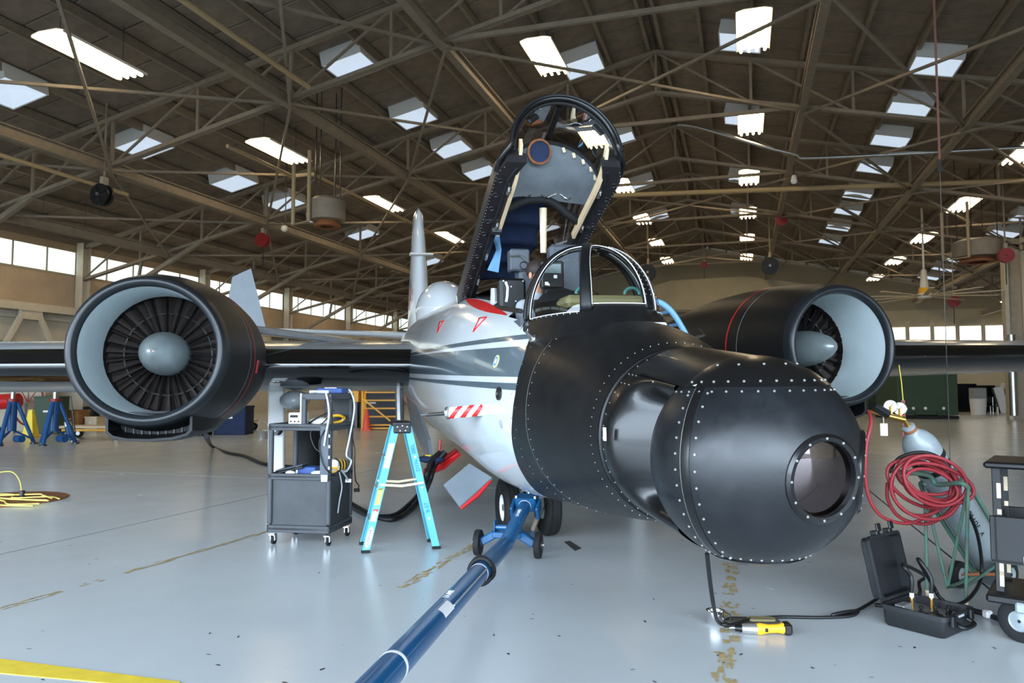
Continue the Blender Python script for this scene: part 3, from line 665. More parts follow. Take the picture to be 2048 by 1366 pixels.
for k in range(15): a = math.pi * (k + .5) / 15; rv.append(((BC.x - .93 * hr * math.cos(a), BC.y - .93 * hr * math.sin(a), BC.z + math.sqrt((BR * 1.012) ** 2 - (.93 * hr) ** 2)), (-math.cos(a) * .6, -math.sin(a) * .6, .8)))
for k in range(6): a = math.pi * (k + .5) / 6; rv.append(((BC.x - .6 * hr * math.cos(a), BC.y - .6 * hr * math.sin(a), BC.z + math.sqrt((BR * 1.012) ** 2 - (.6 * hr) ** 2)), (-math.cos(a) * .4, -math.sin(a) * .4, .9)))
rivets(rv, .0068, 'rivets', hood)
rv = []
for row in range(3):
    for k in range(26):
        x = BC.x - hr + 2 * hr * k / 25; y = -3.40 - .09 * row; rv.append(((x, y, BC.z + math.sqrt((BR * 1.012) ** 2 - (x - BC.x) ** 2) + .02 * (1 + (y + 3.93) * 1.2)), (0, 0, 1)))
rivets(rv, .0038, 'rivets', hood)
q = acp(1386, 768, 0, -.25); MB().box((q.x, q.y, q.z), (.035, .10, .004), rot=Matrix.Rotation(-.5, 3, 'Y')).build('paper_label', 'label_white', hood)
q = acp(1211, 868, 0, -.47); MB().box((q.x - .005, q.y, q.z), (.006, .035, .07)).build('paper_label', 'label_white', shroud)
# the ball itself, slewed to its left; two round windows
TA = R(30)       # slew
tf = Vector((math.sin(TA), -math.cos(TA), 0)); tl = Vector((math.cos(TA), math.sin(TA), 0)); tz = Vector((0, 0, 1))
WIN = []
for da in (-23.5, 23.5): a = TA + R(da); WIN.append(Vector((math.sin(a), -math.cos(a), -.10)).normalized())
mb = MB(); NU, NV = 160, 90; vs = []; fs = []
ztop, zbot = math.asin(.72), -math.asin(.905)
for j in range(NV + 1):
    b_ = zbot + (ztop - zbot) * j / NV
    for k in range(NU): a = 2 * math.pi * k / NU; vs.append(BC + Vector((math.cos(b_) * math.cos(a), math.cos(b_) * math.sin(a), math.sin(b_))) * BR)
WR = R(21.5)
for j in range(NV):
    for k in range(NU):
        q = (j * NU + k, j * NU + (k + 1) % NU, (j + 1) * NU + (k + 1) % NU, (j + 1) * NU + k); c = sum((vs[i] for i in q), Vector()) / 4 - BC; c.normalize()
        if any(c.angle(wd_) < WR - .01 for wd_ in WIN): continue
        fs.append(q)
mb.add(vs, fs); ball = mb.build('turret_ball', 'ball_black', AC, 60)
for wd_ in WIN:
    rr = BR * math.sin(WR); hh = BR * math.cos(WR); o = BC
    fr = MB().lathe(o, wd_, [(rr * 1.06, hh - .012), (rr * 1.07, hh + .004), (rr * 1.0, hh + .016), (rr * .90, hh + .014), (rr * .89, hh - .03)], 56).build('window_frame', 'black_gloss', ball, 50)
    MB().lathe(o, wd_, [(rr * .89, hh - .012), (rr * .5, hh + .002), (.002, hh + .006)], 48, False, True).build('window_glass', 'turret_glass', fr, 60)
    MB().lathe(o, wd_, [(rr * .95, hh - .01), (rr * .86, hh - .16), (rr * .5, hh - .2), (.002, hh - .21)], 32).build('window_well', 'foil_bag', fr, 60)
    u, v, d = frame(wd_); rivets([(o + d * (hh + .014) + u * (rr * .97 * math.cos(k * math.pi / 6)) + v * (rr * .97 * math.sin(k * math.pi / 6)), d) for k in range(12)], .007, 'rivets', fr)
off = -.127 * BR; rad = math.sqrt(BR * BR - off * off)
def seam(o2, a, eps=.002): r2 = math.sqrt(BR * BR - o2 * o2) + eps; return BC + tf * o2 + tl * (r2 * math.cos(a)) + tz * (r2 * math.sin(a))
aa = [(math.pi - 1.12 + 2.24 * k / 60) for k in range(61)] + [-1.12 + 2.24 * k / 60 for k in range(61)]
for rng in (range(0, 61), range(61, 122)):
    MB().loft([[seam(off - .024, aa[k]), seam(off, aa[k], .004), seam(off + .024, aa[k])] for k in rng], False).build('seam_strip', 'black_gloss', ball, 60)
    MB().tube([seam(off - .025, aa[k], .001) for k in rng], .0016, 4).build('seam_line', 'rivet_metal', ball)
rivets([(seam(off + e, aa[k], 0), seam(off + e, aa[k], 0) - BC) for e in (-.055, .055) for k in list(range(3, 61, 4)) + list(range(64, 122, 4))], .0068, 'rivets', ball)
rv = []
for zf in (.665, -.865):
    for k in range(34): a = 2 * math.pi * k / 34; cz = math.sqrt(1 - zf * zf); d = Vector((cz * math.cos(a), cz * math.sin(a), zf)); rv.append((BC + d * BR, d))
rivets(rv, .0062, 'rivets', ball)
# ---- windscreen
WC = Vector((.04, -1.58, 2.02)); WX, WY, WZ = .475, .80, .575
def wsp(az, el, k=1.0):     # az -90 (right side) .. 0 (front) .. 90 ; el 0..90
    ca, sa, ce_, se = math.cos(R(az)), math.sin(R(az)), math.cos(R(el)), math.sin(R(el))
    e = .8
    return (WC.x + WX * k * ce_ * math.copysign(abs(sa) ** e, sa), WC.y - WY * k * ce_ * abs(ca) ** e, WC.z + WZ * k * se)
def in_pane(az, el):
    if el < 13 or el > 76: return 0
    f = 1 - ((max(el, 35) - 35) / 41) ** 3
    if abs(az) < 30 * f + 5: return 1 if abs(az) < 34 * f else 0
    if 47 < abs(az) < 86 and el < 72: return 2
    return 0
def pane(a0, a1, e0, e1, name, n=16, tip=False):
    rows = []
    for j in range(n + 1):
        el = e0 + (e1 - e0) * j / n; rows.append([wsp(a0(el) + (a1(el) - a0(el)) * i / n, el, .985) for i in range(n + 1)])
    o = MB().loft(rows, False).build(name, 'clear_glass', AC, 60); b = []
    b += [Vector(p) for p in rows[0]] + [Vector(r[-1]) for r in rows] + [Vector(p) for p in rows[-1][::-1]] + [Vector(r[0]) for r in rows[::-1]]
    b2 = [b[0]]
    for p in b[1:]:
        if (p - b2[-1]).length > .004: b2.append(p)
    if (b2[-1] - b2[0]).length < .004: b2.pop()
    k = 1.018; b2 = [WC + (p - WC) * k for p in b2]
    MB().tube(b2, .0042, 5, True).build('pane_seal', 'label_white', o); return o
fw = lambda s_, el: s_ * (21 if s_ < 0 else 17) * math.sqrt(max(0.02, 1 - ((max(el, 30) - 30) / 42) ** 2.2))
front = pane(lambda e: fw(-1, e), lambda e: fw(1, e), 5, 71.5, 'windscreen_pane')
pane(lambda e: -86, lambda e: -30, 0, 68, 'windscreen_pane'); pane(lambda e: 30, lambda e: 86, 0, 68, 'windscreen_pane')
# frame: everything between the panes
mb = MB()
def strip(a0, a1, e0, e1, n=14, m=4):
    rows = []
    for j in range(n + 1):
        el = e0 + (e1 - e0) * j / n; rows.append([wsp(a0(el) + (a1(el) - a0(el)) * i / m, el, 1.0) for i in range(m + 1)])
    mb.loft(rows, False)
for sg in (-1, 1): strip(lambda e: fw(sg, e), lambda e: sg * 30, 0, 71.5); strip(lambda e: sg * 86, lambda e: sg * 92, 0, 68)
strip(lambda e: -92, lambda e: 92, 68, 90, 10, 30); rows = []
for j in range(9):
    t = j / 8; ring = []
    for i in range(51):
        az = -92 + 184 * i / 50; p = Vector(wsp(az, 0 if abs(az) > 30 else (5 if -21 < az < 17 else 2))); q_ = Vector((WC.x + .60 * math.sin(R(az)), WC.y - 1.02 * abs(math.cos(R(az))) ** .9, 0)); u = min(1, abs(q_.x - .07) / prm(q_.y)[1]); q_.z = prm(q_.y)[0] + prm(q_.y)[2] * (1 - u ** prm(q_.y)[4]) ** (1 / prm(q_.y)[4]) - .01
        c_ = p.lerp(q_, .35) - Vector((0, 0, .02)); ring.append(p * (1 - t) ** 2 + c_ * (2 * t * (1 - t)) + q_ * t * t)
    rows.append(ring)
mb.loft(rows[::-1], False)
strip(lambda e: fw(-1, e), lambda e: fw(1, e), 69.5, 72, 3, 12)
wsf = mb.build('windscreen_frame', 'black_paint', AC, 50); so = wsf.modifiers.new('thick', 'SOLIDIFY'); so.thickness = .022; so.offset = -1
rv = []
for sg in (-1, 1):
    for k in range(16): el = 12 + 56 * k / 15; a = (fw(sg, el) + sg * 30) / 2 + sg * 2; p = Vector(wsp(a, el, 1.003)); rv.append((p, p - WC)); p = Vector(wsp(fw(sg, el) + sg * 1.8, el, 1.003)); rv.append((p, p - WC))
for k in range(30): a = -88 + 176 * k / 29; p = Vector(wsp(a, -1, 1.012)); rv.append((p, p - WC))
rivets(rv, .0045, 'rivets', wsf, h=.003)
bow = [wsp(-90, el) for el in range(0, 91, 6)] + [wsp(90, el) for el in range(84, -1, -6)]
MB().tube([(p[0], -1.56, p[2]) for p in bow], .028, 8).build('windscreen_bow', 'black_paint', AC, 60)
MB().tube([Vector(fus(-2.36 + .55 * (abs(t) / .55) ** 2, math.pi / 2 + t * 1.15, .012)) for t in np.linspace(-.6, .6, 30)], .002, 5).build('sealant_line', 'rivet_metal', AC)
# ---- cockpit tub and contents
tub = MB(); 
tub.box((0, -.3, 1.62), (1.0, 2.6, .04)); tub.box((-.48, -.3, 1.82), (.03, 2.6, .42)); tub.box((.48, -.3, 1.82), (.03, 2.6, .42)); tub.box((0, 1.0, 2.0), (1.0, .05, .8)); tub.build('cockpit_tub', 'seat_grey', AC)
sill = [(-.49, s, fus(s, th_of(s, 2.3) if False else math.pi / 2 + .62)[2]) for s in (-1.5, -.8, 0, 1.0)]
for sg in (-1, 1): MB().tube([(sg * .475, s, 2.10 + .135 * (s + 1.5)) for s in (-1.55, -.9, 0, .98)], .02, 8).build('sill_rail', 'black_plastic', AC)
st = MB().box((-.02, -.28, 2.35), (.36, .22, .62), .03).build('ejection_seat', 'seat_grey', AC)
def apx(px, py, s): p = acp(px, py, 1, s); return p
q = apx(1037, 522, -.35); MB().box((q.x, -.35, q.z), (.19, .14, .21), .015).build('headrest', 'seat_grey', st)
MB().tube([(q.x - .1, -.43, q.z + .03), (q.x, -.44, q.z + .035), (q.x + .07, -.44, q.z - .02), (q.x + .1, -.43, q.z - .05)], .010, 6).build('headrest_handle', 'steel', st)
MB().tube([(q.x + .03 + .035 * math.cos(t), -.43, q.z - .055 + .035 * math.sin(t)) for t in np.linspace(0, 6.2, 14)], .004, 5).build('cable_loop', 'hose_black', st)
q = apx(1027, 582, -.7); bx_ = MB().box((q.x, -.62, q.z - .06), (.24, .14, .36), .025).build('equipment_box', 'black_plastic', AC)
MB().tube([(q.x - .07, -.70, q.z + .08), (q.x - .055, -.71, q.z + .03), (q.x - .06, -.71, q.z - .05), (q.x - .07, -.71, q.z - .1)], .012, 7).build('lanyard', 'label_white', bx_)
for dx, dz in ((-.09, .09), (.09, .09), (.09, -.13), (-.02, .04), (.02, -.09)): MB().cyl((q.x + dx, -.69, q.z + dz), (q.x + dx, -.697, q.z + dz), .007, n=8).build('screw', 'steel', bx_)
q = apx(988, 592, -.4); MB().cyl((q.x, -.4, q.z - .12), (q.x, -.4, q.z + .07), .04, .03, 10).build('regulator', 'wing_grey', AC)
q = apx(1100, 545, -.9); con = MB().box((q.x, -.95, q.z - .03), (.2, .08, .24), .012).build('display_console', 'black_plastic', AC)
MB().box((q.x, -.995, q.z + .02), (.14, .01, .08)).build('display_screen', 'screen_grey', con)
for dx, dz in ((.02, -.05), (-.06, -.11)): MB().box((q.x + dx, -.998, q.z + dz), (.03, .004, .028)).build('sticker', 'label_white', con)
q = apx(1128, 540, -.5); MB().box((q.x, -.5, q.z), (.30, .16, .46), .03).build('seat_back', 'seat_grey', AC)
q = apx(1120, 600, -1.3); MB().sphere((q.x, -1.3, q.z - .08), .2, 20, 12, (1.05, .8, .9)).build('fabric_cover', 'black_rubber', AC, 60)
MB().box((.1, -1.75, 2.14), (.62, .3, .09), .03).build('glare_shield', 'olive_cover', AC); 
for x in (-.08, .3): MB().tube([(x + .06 * math.cos(t), -1.9, 2.19 + .05 * math.sin(t)) for t in np.linspace(0, 3.14, 8)], .012, 6).build('cover_loop', 'teal_glass', AC)
# ---- raised canopy: built closed about its hinge, then swung up
CA = R(21.7); HG = Vector((0, 1.02, 2.517)); ca, sa = math.cos(CA), math.sin(CA)
def cn(x, d, n): return (x, HG.y - d * ca + n * sa, HG.z + d * sa + n * ca)      # d forward along the rail, n up from it
CW = .53
canopy = thing('canopy_tmp', None, None); 
def hw_at(d): return CW * (1.0 if d < 2.2 else 1.0 - .12 * min(1, (d - 2.2) / .18) ** 2)
for sg in (-1, 1):
    mb = MB(); sec = [(-.17, -.06), (-.17, .03), (-.10, .06), (-.04, .075), (.0, .075), (.0, -.06)]
    mb.loft([[cn(sg * (hw_at(d) + .03 + x_), d, n_) for x_, n_ in (sec if sg > 0 else sec)] if sg > 0 else [cn(-(hw_at(d) + .03 + x_), d, n_) for x_, n_ in sec] for d in np.linspace(-.08, 2.42, 26)], True, True, True)
    rail = mb.build('canopy_rail', mat('rail_black', (40, 38, 40), .32), AC, 30)
    for i in range(11):
        d = .12 + .205 * i; c = cn(sg * (hw_at(d) - .02), d, -.062); n_ = Vector(cn(0, 0, -1)) - Vector(cn(0, 0, 0)); MB().lathe(c, n_, [(.031, 0), (.030, .007), (.026, .009), (.023, .007), (.021, .0015)], 14, False, True).build('lightening_hole', 'rail_black', rail, 30)
    for d in (.45, .95, 1.5, 2.05):
        c = Vector(cn(sg * (hw_at(d) - .115), d, -.075)); e1 = Vector(cn(0, 1, 0)) - Vector(cn(0, 0, 0)); e2 = Vector(cn(0, 0, -1)) - Vector(cn(0, 0, 0)); mm = Matrix((Vector((1, 0, 0)), e1, e2)).transposed()
        MB().box(tuple(c), (.026, .10, .03), .006, mm).build('latch', 'steel', rail); MB().box(tuple(c + e2 * .02), (.012, .06, .02), .003, mm).build('latch_hook', 'chrome', rail)
    MB().tube([cn(sg * (hw_at(d) - .09), d, -.062) for d in np.linspace(0, 2.35, 14)], .014, 6).build('seal_tube', 'black_rubber', rail)
    pts = [cn(sg * (CW - .155), d, n_) for d, n_ in ((1.35, -.06), (1.75, -.055), (2.15, -.05), (2.38, .02), (2.48, .10))]
    mb = MB(); mb.loft([[Vector(p) + Vector((u * .014, 0, 0)) + (Vector(cn(0, 0, 1)) - Vector(cn(0, 0, 0))) * v for u, v in ((-1, -.03), (1, -.03), (1, .035), (-1, .035))] for p in smooth_path(pts, 5)], True, True, True); mb.build('wooden_pad', 'wood_pad', rail, 30)
    rivets([(cn(sg * (hw_at(d) + .02), d, -.062), Vector(cn(0, 0, -1)) - Vector(cn(0, 0, 0))) for d in np.linspace(0, 2.35, 50)], .004, 'rivets', rail, h=.003)
# rear cross frame at hinge
MB().tube(smooth_path([cn(-CW + .03, .22, -.02), cn(-CW + .1, .06, -.03), cn(-.3, .0, -.03), cn(.3, .0, -.03), cn(CW - .1, .06, -.03), cn(CW - .03, .22, -.02)], 6), .035, 8).build('hinge_frame', 'black_gloss', AC, 50)
# front bow: arch, in two nested tubes, flaring out to the rails
def arch(d, r, h, lean=0., n=36): return [cn(-r * math.cos(t), d + lean * math.sin(t), h * math.sin(t)) for t in np.linspace(0, math.pi, n)]
bowp = [cn(-CW - .02, 2.25, -.02), cn(-CW - .01, 2.38, .0)] + arch(2.52, .465, .52, .05)[1:-1] + [cn(CW + .01, 2.38, .0), cn(CW + .02, 2.25, -.02)]
bw = MB().tube(bowp, .026, 10).build('canopy_bow', 'black_gloss', AC, 60); MB().tube(arch(2.49, .44, .492, .05), .015, 8).build('bow_seal', 'black_rubber', bw, 60); MB().tube(arch(2.55, .472, .525, .05), .012, 8).build('bow_rim', 'nacelle_lip', bw, 60)
for t in (.75, 2.35):
    c = Vector(cn(-.40 * math.cos(t), 2.50, .44 * math.sin(t))); c2 = Vector(cn(-.40 * math.cos(t + .28), 2.50, .44 * math.sin(t + .28))); MB().bar(c, c2, .05, .03, (0, 1, 0), .01).build('mirror_housing', 'black_plastic', bw)
# glass bubble
rows = []
for i in range(15):
    d = 2.5 - 2.3 * i / 14; k = math.sin(min(1, (d + .1) / 1.6) * math.pi / 2) ** .8; r = CW - .02; rows.append([cn(-(.46 + (.06 if d < 2.3 else 0)) * math.cos(t), d + .05 * math.sin(t) * (d / 2.5), .04 + (.47 * k + .07 * math.sin(math.pi * i / 14)) * math.sin(t)) for t in np.linspace(0, math.pi, 30)])
MB().loft(rows, False).build('canopy_glass', 'canopy_glass', AC, 60)
MB().bar(cn(0, 2.5, .49), cn(0, 2.05, .50), .05, .03).build('centre_spine', 'black_gloss', AC)
# grey fabric bulkhead with round window
def fab(u, v):   # u 0..1 across, v 0 top .. 1 bottom
    t = math.pi * (.04 + .92 * u); d = 2.05 - .38 * v ** 1.2; r = .44; x = -r * math.cos(t); zt_ = .46 * math.sin(t); zb_ = .02 + .12 * math.sin(t); w_ = .03 * math.sin(9 * u + 5 * v) * v + .025 * math.sin(17 * u - 7 * v) * (v * (1 - v) * 3)
    return cn(x * (1 + .05 * v), d + w_, zt_ + (zb_ - zt_) * v)
fb = MB().loft([[fab(i / 30, j / 14) for i in range(31)] for j in range(15)], False).build('fabric_bulkhead', 'fabric_grey', AC, 70)
MB().tube(arch(2.06, .45, .47), .018, 6).build('bulkhead_hoop', 'black_rubber', fb)
pw = acp(1075, 304, 1, Vector(cn(0, 1.96, .35)).y); d_ = Vector((.05, -1, -.25)).normalized()
MB().lathe(pw + d_ * .05, d_, [(.115, 0), (.115, .012), (.095, .018)], 24, False, False).build('porthole_ring', 'rust', fb, 40); MB().lathe(pw + d_ * .05, d_, [(.105, .006), (.05, .012), (.002, .014)], 24, False, True).build('porthole', 'quilt_blue', fb, 40)
for u, v in ((.62, .06), (.70, .08), (.78, .10), (.86, .12), (.92, .2)): p = Vector(fab(u, v)); MB().box(tuple(p + d_ * .02), (.05, .012, .03), .004, Matrix.Rotation(.6 + u, 3, 'Y')).build('hook_strip', 'wood_cream', fb)
cb = MB().tube(smooth_path([cn(-.5, 1.55, -.05), cn(-.36, 1.6, .02), cn(-.15, 1.64, .12), cn(.08, 1.64, .13), cn(.28, 1.58, .02), cn(.42, 1.52, -.03), cn(.5, 1.5, -.05)], 6), .04, 10).build('padded_bar', 'black_rubber', AC, 60)
MB().tube(smooth_path([cn(-.3 + .6 * k / 9, 1.7, .15 + .03 * math.sin(k * 2.1)) for k in range(10)], 4), .006, 5).build('safety_wire', 'chrome', cb)
MB().box(cn(-.40, 1.42, -.07), (.1, .1, .07), .01).build('bar_bracket', 'black_plastic', cb)
# quilted blue lining and loose blue cloth
def quilt(u, v): return cn(-.36 + .50 * u - .02 * math.sin(v * 20), 1.55 - 1.35 * v, .20 - .1 * v + .035 * abs(math.sin(v * math.pi * 4)) + .03 * math.sin(u * math.pi))
ql = MB().loft([[quilt(i / 10, j / 40) for i in range(11)] for j in range(41)], False).build('quilted_lining', 'quilt_blue', AC, 70); so = ql.modifiers.new('thick', 'SOLIDIFY'); so.thickness = .03
cl_ = [acp(993, 430, 1, 0.1), acp(985, 470, 1, .1), acp(993, 500, 1, .1), acp(975, 540, 1, .15), acp(997, 545, 1, .1), acp(1003, 500, 1, .05)]; MB().add([tuple(p) for p in cl_] + [tuple(p + Vector((0, .02, 0))) for p in cl_], [(0, 1, 2, 3, 4, 5), (11, 10, 9, 8, 7, 6)] + [(i, (i + 1) % 6, 6 + (i + 1) % 6, 6 + i) for i in range(6)]).build('loose_cloth', 'cloth_blue', AC)
MB().tube([cn(.02, 1.62, .06), acp(1087, 506, 0, .02)], [.036, .03], 12).build('canopy_strut', 'wood_cream', AC, 40)
bpy.data.objects.remove(canopy)
# dorsal dome and rear deck behind the hinge
q = acp(897, 600, 0, 0.05); MB().sphere((0, 6.4, 2.85), .5, 24, 14, (1.0, 1.7, 1.15)).build('dorsal_dome', 'white_gloss', AC, 60)
MB().prism([(0, 0), (.42, .12), (.30, .0)], (-.52, 1.1, 2.47), (0, .9, 0), (0, 0, 1), .02).build('hinge_fairing', 'white_gloss', AC)
# ---- fin
def foil(c, t, n=12):   # symmetric section, list of (chordwise, thickness)
    up_ = [(c * (1 - math.cos(math.pi * k / n)) / 2) for k in range(n + 1)]; th = lambda x: 5 * t * (.2969 * math.sqrt(x / c) - .126 * (x / c) - .3516 * (x / c) ** 2 + .2843 * (x / c) ** 3 - .1015 * (x / c) ** 4)
    return [(x, th(x)) for x in up_] + [(x, -th(x)) for x in up_[-2:0:-1]]
rings = []
for z, y0, c, t in ((2.6, 9.7, 2.9, .56), (3.6, 9.95, 2.4, .46), (4.8, 10.1, 1.9, .33), (5.55, 10.2, 1.55, .22), (5.75, 10.55, 1.1, .08)): rings.append([(tt, y0 + x, z) for x, tt in foil(c, t)])
fin = MB().loft(rings, True, True, True).build('tail_fin', 'white_gloss', AC, 60); MB().box((0, 10.0, 4.55), (.55, .25, .04), .015).build('fin_antenna', 'white_paint', fin)
MB().prism([(0, 0), (.12, .25), (.16, .55), (.06, .3)], (-.24, 10.25, 3.5), (0, 1, 0), (.03, 0, 1), .01).build('fin_mark', 'ink', fin); MB().prism([(0, .25), (.1, 0), (.34, -.25), (.16, .02)], (-.245, 10.2, 3.55), (0, 1, 0), (.03, 0, 1), .01).build('fin_mark', 'red_paint', fin)
for sg in (-1, 1):
    rings = []
    for x, y0, c, t, z in ((.2, 10.8, 1.9, .2, 2.75), (3.9, 11.5, 1.0, .09, 2.95)): rings.append([(sg * x, y0 + xx, z + tt) for xx, tt in foil(c, t)])
    MB().loft(rings, True, True, True).build('tailplane', 'white_gloss', AC, 60)
# ---- wings
def wing(sg):
    S = [(.75, 2.70, 5.2, .74, 1.80), (2.7, 2.70, 5.2, .72, 1.82), (4.4, 2.72, 5.1, .72, 1.84), (9, 2.85, 4.4, .60, 1.86), (18.4, 3.4, 2.2, .28, 1.88)]; n = 22
    rings = []
    for x, y0, c, t, z in S: rings.append([(sg * x, y0 + xx, z + tt * (1.05 if tt > 0 else .95) + .02 * xx / c) for xx, tt in foil(c, t, n)])
    wo = MB().loft(rings, True, True, True).build('wing', 'wing_grey', AC, 40)
    # polished black de-icing boot along the leading edge
    bring = []
    for x, y0, c, t, z in S:
        f = foil(c, t, 40); f = [p for p in f if p[0] < (.10 * c if p[1] < 0 else .075 * c)]; f.sort(key=lambda p: (math.copysign(1, p[1]) * p[0]) if p[0] > 0 else 0)
        up2 = [(xx, tt) for xx, tt in foil(c, t, 60)[:61] if xx < .05 * c][::-1]; lo2 = [(xx, tt) for xx, tt in foil(c, t, 60)[61:][::-1] if xx < .10 * c]
        bring.append([(sg * x, y0 + xx - .004, z + tt * (1.05 if tt > 0 else .95) * 1.01 + .02 * xx / c) for xx, tt in up2 + lo2])
    m_ = min(len(b) for b in bring); bring = [b[:m_] for b in bring]
    MB().loft(bring, False).build('leading_edge', 'wing_black', wo, 50)
    return wo
wings = [wing(-1), wing(1)]
# flap hinge fairing / pylon lumps under the inboard wing
q = acp(600, 792, 0, -2.2); MB().sphere((-2.45, 3.6, 1.36), .17, 14, 8, (1.2, 2.4, .8)).build('wing_fairing', 'wing_grey', wings[0], 60)
# ---- nacelles
def nacelle(sg, xc, zc=1.9):
    outer = [(.60, .012), (.625, .0), (.655, .03), (.685, .12), (.72, .3), (.765, .7), (.795, 1.15), (.81, 1.7), (.80, 2.3), (.76, 2.9), (.69, 3.5), (.60, 4.2), (.50, 5.2)]
    na = MB().lathe((xc, 0, zc), (0, 1, 0), outer[3:], 72).build('nacelle', 'nacelle_black', AC, 60)
    MB().lathe((xc, 0, zc), (0, 1, 0), [(.575, .08), (.585, .03), (.60, .008), (.625, .0), (.648, .012), (.668, .05), (.685, .12)], 72).build('intake_lip', 'nacelle_lip', na, 60)
    MB().lathe((xc, 0, zc), (0, 1, 0), [(.585, .035), (.578, .08), (.572, .3), (.57, .86)], 64).build('intake_liner', 'liner_white', na, 60)
    MB().lathe((xc, 0, zc), (0, 1, 0), [(.57, .80), (.565, 1.02), (.2, 1.04), (.02, 1.04)], 48).build('fan_backing', 'fan_back', na, 60)
    MB().lathe((xc, 0, zc), (0, 1, 0), [(.004, .18), (.035, .19), (.08, .235), (.13, .33), (.175, .47), (.205, .63), (.215, .80), (.21, 1.0)], 40).build('spinner', 'spinner_grey', na, 60)
    MB().lathe((xc, 0, zc), (0, 1, 0), [(.002, .176), (.006, .178), (.007, .184)], 12).build('spinner_tip', 'red_paint', na)
    bl = MB(); rr = []
    for r, tw, c in ((.2, .45, .10), (.38, .62, .13), (.566, .85, .15)): rr.append([(dx * c * math.sin(tw) + e * .004, .93 + dx * c * math.cos(tw), r) for dx, e in ((-.5, 0), (0, 1), (.5, 0), (0, -1))])
    bl.loft(rr, True, True, True); bm_ = bl.mesh('fan_blade', 'fan_dark', None)
    vn = MB(); rr = [[(e * .005, .83 + dx, r) for dx, e in ((-.05, 0), (0, 1), (.07, 0), (0, -1))] for r in (.2, .57)]; vn.loft(rr, True, True, True); vm = vn.mesh('guide_vane', 'dark_steel')
    for k in range(34): inst(bm_, 'fan_blade', na, Matrix.Translation((xc, 0, zc)) @ Matrix.Rotation(2 * math.pi * (k + .3) / 34, 4, 'Y'))
    for k in range(23): inst(vm, 'guide_vane', na, Matrix.Translation((xc, 0, zc)) @ Matrix.Rotation(2 * math.pi * k / 23, 4, 'Y'))
    MB().tube([(xc + .41 * math.cos(t), .90, zc + .41 * math.sin(t)) for t in np.linspace(0, 6.283, 61)[:-1]], .008, 5, True).build('span_ring', 'steel', na)
    MB().lathe((xc, 0, zc), (0, 1, 0), [(.7965, 1.14), (.7985, 1.145), (.7995, 1.165), (.7985, 1.17)], 72).build('red_band', 'red_paint', na, 60)
    MB().lathe((xc, 0, zc), (0, 1, 0), [(.782, .93), (.783, .932), (.783, .936), (.782, .938)], 72).build('panel_line', 'wing_grey', na)
    for a in ((2.5, 2.56) if sg > 0 else (.35, .42)): pass
    a = math.pi - .04 if sg > 0 else -.15; d = Vector((math.cos(a), 0, math.sin(a))); c = Vector((xc, 1.42, zc)) + d * .803
    if sg < 0: MB().box(tuple(c), (.012, .12, .14), .003, Matrix.Rotation(-a, 3, 'Y')).build('red_plate', 'red_paint', na)
    # cooling scoop below the intake
    def sec(y, wt, wb_, zt, zb): return [(xc - wt, y, zt), (xc - wb_, y, zb + .09), (xc - wb_ * .88, y, zb + .045), (xc - wb_ * .55, y, zb + .012), (xc, y, zb), (xc + wb_ * .55, y, zb + .012), (xc + wb_ * .88, y, zb + .045), (xc + wb_, y, zb + .09), (xc + wt, y, zt)]
    sc_ = MB(); sc_.loft([sec(.16, .36, .36, 1.34, 1.07), sec(.4, .40, .40, 1.3, 1.05), sec(1.2, .46, .44, 1.25, 1.05), sec(1.9, .42, .36, 1.2, 1.10), sec(2.6, .3, .25, 1.2, 1.18)], True, False, True)
    sc_.loft([sec(.16, .36, .36, 1.34, 1.07), [(xc + (p[0] - xc) * .94, p[1] + .0, 1.22 + (p[2] - 1.22) * .84) for p in sec(.16, .36, .36, 1.34, 1.07)], [(xc + (p[0] - xc) * .9, p[1] + .35, 1.22 + (p[2] - 1.22) * .7) for p in sec(.16, .36, .36, 1.34, 1.07)]], True, False, True); so_ = sc_.build('oil_cooler_scoop', 'nacelle_black', na, 40)
    for k in range(9): MB().box((xc - .28 + .07 * k, .5, 1.17), (.012, .02, .16)).build('cooler_fin', 'dark_steel', so_)
    return na
nl, nr = nacelle(-1, -3.51, 1.885), nacelle(1, 3.54, 1.895)
# small silver panel edges on wing tops near nacelle
MB().tube([(-3.0, 2.62, 2.28), (-1.2, 4.6, 2.16)], .05, 8).build('wing_tube', 'wing_silver', AC)
fp = acp(490, 590, 1, 6.2); MB().prism([(-.35, -.6), (.35, -.6), (.1, .45), (-.2, .3)], fp, (1, 0, 0), (0, 0, 1), .04).build('airbrake_panel', 'door_grey', AC)
# ---- nose gear
NG = Vector((0, .25, 0)); TR = .30
MB().cyl((0, .25, .30), (0, .30, .95), .05, n=14).build('gear_strut', 'chrome', AC, 40)
gs = MB().cyl((0, .26, .55), (0, .30, 1.1), .085, n=14).build('gear_leg', 'white_paint', AC, 40); MB().cyl((-.26, .25, .30), (.26, .25, .30), .035, n=10).build('axle', 'steel', gs)
MB().cyl((0, .25, .46), (0, .25, .62), .095, n=14).build('strut_collar', 'white_paint', gs)
for x in (-.205, .205):
    prof = [(.13, -.062), (.16, -.075), (.25, -.082), (.285, -.07), (.298, -.04), (.292, -.026), (.299, -.022), (.30, 0), (.299, .022), (.292, .026), (.298, .04), (.285, .07), (.25, .082), (.16, .075), (.13, .062)]
    ty_ = MB().lathe((x, .25, TR), (1, 0, 0), prof, 40).build('nose_tyre', 'black_rubber', AC, 50); MB().lathe((x, .25, TR), (1, 0, 0), [(.02, -.04), (.10, -.03), (.135, -.06), (.135, .06), (.10, .03), (.02, .04)], 28).build('wheel_hub', 'white_paint', ty_, 40)
